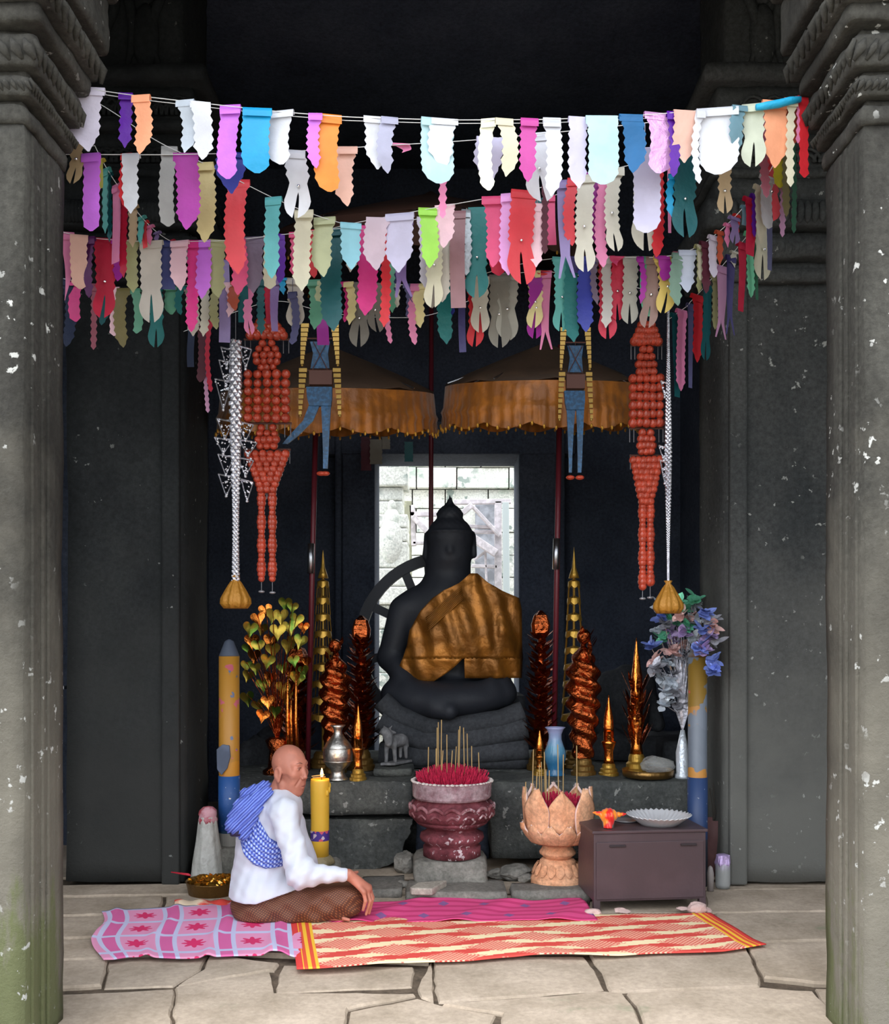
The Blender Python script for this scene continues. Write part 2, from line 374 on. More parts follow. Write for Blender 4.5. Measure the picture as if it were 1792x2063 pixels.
m = MB(); m.box(-9, 9, 8.4, 30, -0.4, -0.02); m.build('trim_2', M_ground, kind='structure', label='open court ground behind the rear doorway')

def piers(side, xin, xout, xr):
    """inner pier wall with its stepped capital; side -1 left, +1 right"""
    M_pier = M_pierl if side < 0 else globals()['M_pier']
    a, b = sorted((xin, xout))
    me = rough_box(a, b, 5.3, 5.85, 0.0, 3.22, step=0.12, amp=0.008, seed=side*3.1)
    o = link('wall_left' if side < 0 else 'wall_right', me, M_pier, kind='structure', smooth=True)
    # edge bead running up beside the opening
    m = MB(); x0 = xin - side*0.0
    m.box(min(xin + side*0.015, xin + side*0.11), max(xin + side*0.015, xin + side*0.11), 5.265, 5.31, 0.0, 3.2)
    o2 = bevel(m.build('edge_band', M_pier, parent=o), 0.012)
    # capital mouldings
    prof = [(3.20,3.27,0.06),(3.27,3.31,0.02),(3.31,3.42,0.10),(3.42,3.46,0.05),(3.46,3.60,0.14),(3.60,3.74,0.07),(3.74,3.78,0.10),(3.78,3.98,0.05),(3.98,4.03,0.12),(4.03,4.22,0.07),(4.22,4.30,0.15),(4.30,5.1,0.0)]
    ms = []
    for z0, z1, d in prof:
        a2, b2 = sorted((xin - side*d, xout)); ms.append(rough_box(a2, b2, 5.3 - d, 5.85, z0, z1, 0.045, 0.009, z0*3 + side, 7.0))
    link('capital', joined(ms), M_pier, o, smooth=True)
    # bead and leaf courses carved on the capital
    m = MB(); n = 34
    for i in range(n):
        xx = lerp(xin - side*0.05, xout, (i + 0.5) / n); m.ico((xx, 5.22, 3.365), 0.026, 1, (0.8, 1, 1.6)); m.ico((xx, 5.165, 3.53), 0.032, 1, (0.7, 1, 1.9))
    for i in range(11):
        xx = lerp(xin + side*0.02, xout, (i + 0.5) / 11)
        for rr in (0.075, 0.045): m.tube([(xx + rr*math.cos(t*PI/8), 5.235, 3.82 + rr*math.sin(t*PI/8)) for t in range(9)], 0.010, 6)
        for rr in (0.07, 0.04): m.tube([(xx + 0.05 + rr*math.cos(t*PI/8), 5.215, 4.06 + rr*1.4*math.sin(t*PI/8)) for t in range(9)], 0.009, 6)
    m.build('carved_band', M_pier, parent=o, smooth=True)
    # worn relief figure and scroll above the capital
    m = MB()
    for (cx_, amp, ph) in ((0.12, 0.05, 0.0), (0.42, 0.06, 1.5), (0.30, 0.03, 3.0)):
        m.tube([(xin + side*(cx_ + amp*math.sin(ph + t*0.42)), 5.295, 4.34 + t*0.052) for t in range(15)], [0.012 + 0.016*math.sin(PI*t/14) for t in range(15)], 8)
    m.ico((xin + side*0.2, 5.3, 4.78), 0.07, 2, (1, 0.5, 1.2)); m.ico((xin + side*0.2, 5.3, 4.52), 0.09, 2, (0.8, 0.5, 2.0)); m.ico((xin + side*0.6, 5.3, 4.6), 0.1, 2, (0.8, 0.4, 2.2))
    m.build('relief_carving', M_pier, parent=o, smooth=True)
    return o
piers(-1, -1.394, -2.02, -1.5)
piers(1, 1.50, 2.75, 1.6)
m = MB()
for s in (-1, 1):
    a, b = sorted((s*2.75, s*3.1)); m.box(a, b, 3.45, 8.4, 0, 5.2)
    a, b = sorted((s*1.95, s*2.75)); m.box(a, b, 6.3, 6.6, 0, 5.2)
    a, b = sorted((s*1.9, s*2.1)); m.box(a, b, 6.6, 8.0, 0, 5.2)
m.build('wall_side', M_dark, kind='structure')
m = MB(); dl, dr = X(758, 8.0), X(1043, 8.0); zt = Z(922, 8.0)
m.box(-2.1, dl, 8.0, 8.4, 0, 5.2); m.box(dr, 2.1, 8.0, 8.4, 0, 5.2); m.box(dl, dr, 8.0, 8.4, zt, 5.2); m.box(dl, dr, 8.0, 8.4, 0, 0.35)
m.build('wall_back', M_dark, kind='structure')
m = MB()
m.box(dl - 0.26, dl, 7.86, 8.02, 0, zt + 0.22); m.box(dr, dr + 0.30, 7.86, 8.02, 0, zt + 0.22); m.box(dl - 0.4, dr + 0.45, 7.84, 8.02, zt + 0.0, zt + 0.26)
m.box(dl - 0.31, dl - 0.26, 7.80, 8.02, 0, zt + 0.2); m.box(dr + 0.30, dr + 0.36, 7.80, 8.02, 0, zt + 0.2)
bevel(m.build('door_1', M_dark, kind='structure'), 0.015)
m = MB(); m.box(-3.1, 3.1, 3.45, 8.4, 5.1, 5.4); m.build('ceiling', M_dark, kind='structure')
m = MB(); m.box(-3.1, 3.1, 3.05, 3.5, 4.05, 5.4); m.build('trim_3', M_pillar, kind='structure', label='stone architrave over the front pillars')
def front_pillar(s, label):
    r = root('stone_pillar', (s*1.62, 3.26, 0), label, 'pillar')
    x0, x1 = s*1.312, s*1.95
    me = rough_box(min(x0,x1), max(x0,x1), 3.10, 3.42, -0.03, ZC + (HY-246)/F*3.1, step=0.05, amp=0.006, seed=s*5.0, fr=3.0)
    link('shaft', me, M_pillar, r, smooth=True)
    z0 = ZC + (HY-250)/F*3.1
    prof = [(0.0,0.055,0.014),(0.055,0.075,0.0),(0.075,0.135,0.035),(0.135,0.155,0.02),(0.155,0.25,0.055),(0.25,0.275,0.03),(0.275,0.33,0.085),(0.33,0.40,0.115),(0.40,0.43,0.09),(0.43,0.62,0.14),(0.62,1.15,0.17)]
    ms = []
    for a, b, d in prof:
        q0, q1 = sorted((x0 - s*d, x1 + s*0.1)); ms.append(rough_box(q0, q1, 3.10 - d, 3.42 + d*0.4, z0 + a, z0 + b, 0.016, 0.0065, a*9 + s, 11.0))
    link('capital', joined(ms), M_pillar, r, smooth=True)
    m = MB()
    for (zz, d, sz) in ((0.105, 0.036, 0.020), (0.20, 0.058, 0.034), (0.365, 0.118, 0.038)):
        n = int(0.4/sz)
        for i in range(n):
            yy = lerp(3.10 - d, 3.42 + d*0.4, (i+0.5)/n); m.tube([(x0 - s*(d-0.004), yy + sz*0.5, z0 + zz - sz*rnd.uniform(.8,1)), (x0 - s*(d+0.006), yy + rnd.uniform(-.002,.002), z0 + zz), (x0 - s*(d-0.004), yy - sz*0.5, z0 + zz + sz*rnd.uniform(.7,1))], [sz*0.16, sz*rnd.uniform(0.34,0.5), sz*0.18], 7)
        n = int(0.62/sz)
        for i in range(n):
            xx = lerp(x0 - s*d, x1, (i+0.5)/n); m.tube([(xx - s*sz*0.5, 3.10 - d + 0.004, z0 + zz - sz*rnd.uniform(.8,1)), (xx, 3.10 - d - 0.006, z0 + zz), (xx + s*sz*0.5, 3.10 - d + 0.004, z0 + zz + sz*rnd.uniform(.7,1))], [sz*0.16, sz*rnd.uniform(0.34,0.5), sz*0.18], 7)
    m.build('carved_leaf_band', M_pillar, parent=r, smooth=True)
    # shallow fluting cut as raised fillets along the inner side
    m = MB()
    for yy, wd in ((3.165, 0.02), (3.235, 0.012), (3.30, 0.03)):
        q0, q1 = sorted((x0 - s*0.008, x0 + s*0.02)); m.box(q0, q1, yy - wd, yy + wd, 0.02, z0 - 0.01)
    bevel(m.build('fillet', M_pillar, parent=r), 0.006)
front_pillar(-1, 'weathered stone pillar with lichen and moss at the left edge')
front_pillar(1, 'grey stone pillar with white lichen streak at the right edge')

# ruins seen through the rear doorway
def ruins():
    Y = 14.0; rr = random.Random(11)
    r = root('ruined_wall', (0, Y, 0), 'sunlit wall of pale mossy stone blocks beyond the rear doorway', 'wall')
    m = MB(); rows = [0.0]
    while rows[-1] < 6.0: rows.append(rows[-1] + rr.uniform(0.26, 0.36))
    dx0, dx1, dzt = X(955, Y), X(1010, Y), Z(1005, Y)
    for z0, z1 in zip(rows, rows[1:]):
        x = -4.0
        while x < 4.0:
            wd = rr.uniform(0.35, 0.75); x1 = min(x + wd, 4.0)
            dd = rr.uniform(-0.03, 0.03) - (0.12 if z0 > dzt and z0 < dzt + 0.5 else 0)
            m.box(x + 0.008, x1 - 0.008, Y + dd, Y + 0.5, z0 + 0.006, z1 - 0.006)
            x = x1
    bevel(m.build('stone_blocks', M_ruin, parent=r), 0.025, 2)
    m = MB(); m.box(-4, 4, Y + 0.45, Y + 0.7, 0, 6); m.build('core', M_ruin, parent=r)
    # left wing with carved pilaster, nearer
    r2 = root('ruined_pilaster', (X(780, 11.5), 11.5, 0), 'mossy carved stone pilaster at the left of the rear doorway view', 'pilaster')
    m = MB(); z = 0.0
    while z < 4.6:
        h = 0.16 if 2.35 < z < 3.0 else rr.uniform(0.2, 0.35); d = (0.06 if int(z*9) % 2 else 0.0)
        m.box(X(700, 11.5), X(812, 11.5) + d, 11.5 - d, 12.0, z + 0.005, z + h); z += h
    bevel(m.build('stone_courses', M_ruin, parent=r2), 0.02, 2)
    m = MB(); m.ico((X(790, 11.5), 11.47, Z(1050, 11.5)), 0.10, 2, (1, 0.5, 1.5)); m.ico((X(788, 11.5), 11.47, Z(1090, 11.5)), 0.16, 2, (0.9, 0.5, 1.8)); m.ico((X(790, 11.5), 11.47, Z(1020, 11.5)), 0.05, 2, (1, .6, 1.4))
    m.build('carved_figure', M_ruin, parent=r2, smooth=True)
    # grey post and the timber shoring of the collapsed gate
    Mw = mat('bleached_timber', (0.62,0.57,0.60), 0.8, var=0.15, vscale=14, bump=0.2)
    Mg = mat('mossy_post', (0.42,0.42,0.30), 0.9, var=0.3, vscale=8, bump=0.3)
    r3 = root('timber_shoring', (X(930, 12.8), 12.8, 0), 'pale timber props shoring up the ruined gate outside', 'scaffold')
    def beam(a, b, wd, name='timber_beam', mt=Mw, dep=0.05):
        pa, pb = P(*a), P(*b); d = (pb - pa); L = d.length; d.normalize(); n = d.cross(Vector((0, 1, 0))).normalized()
        mm = MB(); mm.obox((pa + pb)/2, d*(L/2), Vector((0, 1, 0))*dep, n*wd); bevel(mm.build(name, mt, parent=r3), 0.008)
    Yb = 12.8
    beam((822,1493,Yb),(822,1010,Yb),0.05,'timber_post',Mg); beam((830,1018,Yb),(834,1100,Yb),0.035,'timber_post'); beam((826,1036,Yb),(880,1036,Yb),0.03)
    beam((832,1040,Yb-.1),(862,1072,Yb-.1),0.035); beam((832,1094,Yb),(890,1094,Yb),0.02)
    beam((915,1012,Yb),(1030,1010,Yb),0.03); beam((1004,1010,Yb),(1004,1493,Yb),0.045,'timber_post'); beam((1019,1012,Yb-.2),(1024,1493,Yb-.2),0.04,'timber_post',mat('grey_steel_pole',(0.45,0.5,0.5),0.5))
    beam((952,1020,Yb-.1),(1008,1080,Yb-.1),0.022); beam((932,1034,Yb-.15),(952,1017,Yb-.15),0.035); beam((955,1085,Yb-.1),(1000,1115,Yb-.1),0.05)
    beam((945,1060,Yb),(1000,1064,Yb),0.02); beam((945,1072,Yb),(1000,1072,Yb),0.02); beam((950,1140,Yb),(1002,1142,Yb),0.022); beam((955,1128,Yb),(978,1112,Yb),0.015); beam((978,1110,Yb),(982,1200,Yb),0.014)
    r4 = root('dark_recess', (X(980, 14), 13.8, -0.02), 'dark slab standing in for the shaded doorway of the ruined wall outside', 'doorway')
    m = MB(); m.box(X(958, 13.8), X(1000, 13.8), 13.70, 13.9, -0.02, Z(1012, 13.8)); m.build('back_panel', mat('recess_shade', (0.24,0.25,0.28), 0.9, var=0.3), parent=r4)  # flat slab whose dark colour stands in for shade inside the doorway
ruins()
# ================================================================== BUNTING
PAL = dict(
 lilac=(205,198,216), purple=(88,22,150), peach=(250,170,130), white=(206,208,216), silverwhite=(190,200,212), orchid=(200,110,222), cyan=(20,150,200),
 orange=(226,132,48), greylilac=(160,160,182), paleaqua=(170,204,210), lemonwhite=(222,222,200), cream=(208,202,178), magenta=(186,66,148), palelilac=(192,188,214),
 red=(205,40,50), blue=(20,96,150), pinkfoil=(226,170,222), palepeach=(222,176,160), steelblue=(110,146,160), celadon=(190,196,176), rust=(170,78,54), pink=(222,130,172),
 tan=(170,146,112), plum=(160,40,150), royalblue=(52,62,156), grey=(160,160,158), khakiyellow=(208,192,138), coral=(214,62,72), lightteal=(96,176,180), sage=(182,188,150),
 skyblue=(140,198,214), mauvewhite=(196,176,190), lime=(160,222,86), palepink=(236,196,208), beigegrey=(188,180,170), silver=(170,178,184), teal=(26,112,112),
 rose=(216,78,124), orchidpale=(224,160,222), maroon=(84,36,50), violetgrey=(140,124,172), ivory=(206,202,188), darkteal=(22,86,92), darkplum=(84,30,84), crimson=(186,32,62),
 aquateal=(90,170,165), olive=(120,110,66), seagreen=(96,160,132), hotpink=(206,40,124), khaki=(160,160,116), mauvegrey=(120,106,126), taupe=(122,118,110), violet=(128,104,160),
 indigo=(62,56,108), indigogrey=(84,84,122), mauvebrown=(150,110,116), rosebrown=(150,84,100), taupelight=(130,126,116), greybeige=(160,158,148), paleyellow=(230,216,156),
 redorange=(220,60,58), aqua=(96,176,170), greywhite=(190,188,184), mustard=(206,180,98), browngrey=(140,112,104), bluewhite=(186,194,214), greygreen=(120,150,136),
 mauvepink=(190,140,176), yellowgreen=(206,196,60), mint=(120,206,164), darkgreen=(30,90,62), navy=(36,46,72), navyblue=(44,50,100), palegrey=(196,194,200), yellow=(216,200,96))
MF = {}
def fmat(c):
    if c not in MF:
        foil_ = c in ('pinkfoil', 'silver')
        MF[c] = mat('cloth_' + c, srgb(*PAL[c]), rough=0.35 if foil_ else 0.46, metal=0.4 if foil_ else 0.0, spec=0.4, bump=0.6 if foil_ else 0.55, bscale=30 if foil_ else 13, trans=0.18, var=0.05, vscale=12, bdist=0.012)
    return MF[c]
M_str = mat('white_string', (0.6,0.6,0.6), 0.7)
M_btn = mat('sequin_silver', (0.9,0.9,0.92), 0.15, metal=1.0)
STR = {   # string polylines: photo x, photo y at the two depths of their ends
 'A': ([(138,172),(250,190),(400,207),(560,225),(700,236),(900,242),(1100,241),(1300,232),(1500,215),(1620,196)], 3.46, 3.46),
 'B': ([(118,311),(330,312),(560,307),(700,298),(950,283),(1150,264),(1300,248),(1500,222),(1616,204)], 3.60, 3.60),
 'C': ([(150,180),(230,226),(310,283),(430,338),(560,404),(640,436),(760,470)], 3.62, 3.95),
 'D': ([(600,478),(700,452),(900,414),(1060,386),(1150,362),(1330,318),(1500,262),(1618,215)], 3.95, 3.66),
 'E': ([(118,466),(180,480),(300,488),(460,485),(560,474),(640,464),(757,455),(900,432),(960,420),(1100,400),(1250,350)], 4.05, 4.05),
 'H': ([(120,560),(250,585),(420,575),(560,560),(700,570),(850,575),(960,560),(1090,545),(1210,560),(1320,590),(1372,560)], 4.35, 4.30),
 'Fr': ([(960,556),(1040,533),(1118,519),(1240,518),(1330,520),(1392,508),(1440,478),(1500,420),(1560,340),(1612,225)], 4.28, 3.70),
 'G': ([(1350,642),(1400,606),(1450,540),(1500,486),(1540,430),(1575,360),(1612,240)], 4.6, 3.75),
 'L': ([(150,192),(200,330),(225,352),(270,420),(300,462),(370,500),(410,520),(520,545)], 3.70, 4.5),
 'K': ([(370,668),(440,640),(560,600),(650,630),(760,640),(860,640),(960,600)], 4.75, 4.75),
}
LONG = {'A':'topmost bunting string of bright pennants between the pillars','B':'second bunting string hanging just under the topmost one','C':'bunting string sloping down from the left pillar','D':'bunting string rising to the right pillar, lime and magenta pennants',
 'E':'long bunting string sagging in the middle with pink, teal and violet pennants','H':'lowest long bunting string with forked grey and teal pennants','Fr':'bunting string with coloured pennants swinging up to the right pillar','G':'steep bunting string at the far right with narrow red and pink pennants',
 'L':'steep bunting string at the far left with narrow pennants','K':'farthest bunting string, thin violet and crimson pennants at the back'}
def sY(k, px):
    pts, a, b = STR[k]; return lerp(a, b, min(1, max(0, (px - pts[0][0]) / (pts[-1][0] - pts[0][0]))))
ROOT = {}
def ips(pts, x):
    return sum(ipl(pts, x + d) for d in (-36, -24, -12, 0, 12, 24, 36)) / 7 if pts[0][0] + 40 < x < pts[-1][0] - 40 else ipl(pts, x)
for k, (pts, a, b) in STR.items():
    c = P(pts[len(pts)//2][0], pts[len(pts)//2][1], sY(k, pts[len(pts)//2][0]))
    ROOT[k] = root('bunting_string', c, LONG[k], 'bunting', 'bunting strings across the porch')
    xs = [pts[0][0] + (pts[-1][0]-pts[0][0])*i/90 for i in range(91)]
    m = MB(); m.tube([P(x, ips(pts, x), sY(k, x) ) for x in xs], 0.0016, 5); m.build('string', M_str, ROOT[k], smooth=True)
ROOT['A']; m = MB(); m.tube([P(x, ipl(STR['A'][0], x) + 7, 3.49) for x in range(138, 1625, 40)], 0.0014, 5); m.build('string', M_str, ROOT['A'], smooth=True)
frs = random.Random(5)
def pennant(k, x, yt, yb, wpx, shape, col, yaw=None):
    pts, _, _ = STR[k]; ys = ips(pts, x); tie = None
    if abs(ys - yt) < 26: yt = ys
    elif yt > ys: tie = (ys, yt)
    Y = sY(k, x) + frs.uniform(-0.02, 0.02)
    if yaw is None: yaw = frs.uniform(-12, 12)
    yr = math.radians(yaw); s = Y / F; W = wpx * s * 0.5 / math.cos(yr); H = (yb - yt) * s
    c = P(x, yt, Y); ax = Vector((math.cos(yr), math.sin(yr), 0)); nrm = Vector((-math.sin(yr), math.cos(yr), 0))
    tooth = max(0.026, W * 0.42) if shape in ('zig', 'fork', 'round') else 1
    per = 0.026 * (1 + 0.25*frs.random()); nr = max(6, int(round(H / (per*0.5)))); per = 2*H/nr; ph = frs.uniform(0, 6); cur = frs.uniform(-0.25, 0.25); lean = frs.uniform(-0.03, 0.03); sw = frs.uniform(-0.02, 0.02)
    depth_amp = min(W*0.4, 0.013); tw = frs.uniform(-0.5, 0.5)
    if k in 'GL' or abs(yaw) > 20: depth_amp *= 0.5; tw = 0; W *= 1.2
    def half(t):
        z = t * H; b = 1.0
        if shape in ('zig', 'fork', 'round', 'fork2', 'long'):
            tri = abs((z / per) % 1.0 * 2 - 1); tri = tri if tri < 0.99 else 1.0; am = min(0.22, 0.0038/W) if shape in ('zig', 'fork') else (min(0.14, 0.0026/W) if shape == 'round' else 0.03)
            b = 1 - am * 2 * (1 - tri) if t > 0.06 else 1.0
        e = W * 1.3 / H if H > 0 else 0.3
        if shape == 'zig' and t > 1 - e: b *= max(0.03, ((1 - t) / e)) ** 0.8
        elif shape == 'round' and t > 1 - 0.75*e: b *= max(0.03, 1 - ((t - 1 + 0.75*e) / (0.75*e))**2) ** 0.5
        elif shape == 'fork':
            e2 = min(0.4, 2.4 * W / H); q = (t - (1 - e2)) / e2
            if q > -0.25: b = (0.72 + 0.36*min(1, max(0, q + 0.25)/0.6)) if q < 0.35 else 1.08 * max(0.05, 1 - ((q - 0.35)/0.65)**2) ** 0.5 + 0.02
        elif shape == 'fork2': b = 1 - 0.45 * min(1, t/0.75) if t < 0.78 else 0.55 + 0.45*(t - 0.78)/0.22
        elif shape == 'tri': b = max(0.04, 1 - t)
        elif shape == 'long': b *= 1 - 0.35*t
        return W * b
    def gap(t):
        if shape == 'fork':
            e2 = min(0.4, 2.4*W/H); q = (t - (1 - e2))/e2
            return W*(0.05 + 0.16*q) if q > 0.08 else 0
        if shape == 'fork2' and t > 0.78: return W*0.75*(t - 0.78)/0.22
        return 0
    def pos(u, t):
        z = t*H; off = depth_amp*(math.sin(ph + t*5 + u*1.5)*0.5 + cur*u*u*2*min(1, t*3) + tw*u*t) - 0.004
        return c + ax*(u*1.0 + lean*z + sw*math.sin(t*3)*(0.3 if abs(yaw) > 20 else 1)) + nrm*off + Vector((0, 0, -z))
    m = MB(); split = [i for i in range(nr+1) if gap(i/nr) > 0]; n0 = split[0] if split else nr + 1
    us = (-1, -0.55, -0.02, 0.02, 0.55, 1)
    rows = []
    for i in range(0, min(nr, n0 - 1 if split else nr) + 1):
        t = i/nr; h = half(t); rows.append([pos(u*h, t) if True else 0 for u in us])
    m.grid(rows)
    if split:
        for sd in (-1, 1):
            rr = [[pos(v, (n0-1)/nr) for v in ((0.0 if True else 0)*1, sd*half((n0-1)/nr)*0.55, sd*half((n0-1)/nr))]]
            for i in split:
                t = i/nr; h = max(half(t), gap(t) + W*0.03); g = min(gap(t), h*0.9); rr.append([pos(sd*v, t) for v in (g, (g+h)/2, h)])
            m.grid(rr)
    # hem folded over the string
    hb = min(0.03, H*0.12); m.grid([[c + ax*u*W + nrm*(0.003) + Vector((0,0,-zz)) - nrm*dd for u in (-1,-.5,0,.5,1)] for zz, dd in ((hb,0.012),(hb*0.5,0.013),(-0.003,0.009),(-0.004,0.0),(hb*0.4,-0.006))])
    if tie: m.tube([P(x, tie[0], Y), c + Vector((0,0,0.002))], 0.0012, 4)
    o = m.build('pennant', fmat(col), ROOT[k], smooth=True, fix=False, label=col_word(col) + ' pennant')
    if shape == 'fork' and wpx > 26 and frs.random() < 0.8:
        mm = MB(); mm.ico(pos(0, 0.55) - nrm*0.008, 0.006, 1); mm.build('sequin', M_btn, o)
    return o
WORD = dict(palelilac='pale lilac', palepeach='pale peach', silverwhite='silvery white', greylilac='grey lilac', paleaqua='pale aqua', lemonwhite='lemon white', pinkfoil='crumpled pink foil', steelblue='steel blue', royalblue='royal blue', khakiyellow='khaki yellow', lightteal='light teal', skyblue='sky blue', mauvewhite='mauve satin', palepink='pale pink', beigegrey='beige', orchidpale='pale orchid', violetgrey='violet grey', darkteal='dark teal', darkplum='dark plum', aquateal='aqua teal', seagreen='sea green', hotpink='hot pink', mauvegrey='mauve grey', indigogrey='indigo grey', mauvebrown='mauve brown', rosebrown='rose brown', taupelight='light taupe', greybeige='grey beige', paleyellow='pale yellow', redorange='orange red', greywhite='greyish white', browngrey='brown grey', bluewhite='bluish white', greygreen='grey green', mauvepink='mauve pink', yellowgreen='yellow green', darkgreen='dark green', navyblue='navy blue', palegrey='pale grey')
def col_word(c): return WORD.get(c, c)
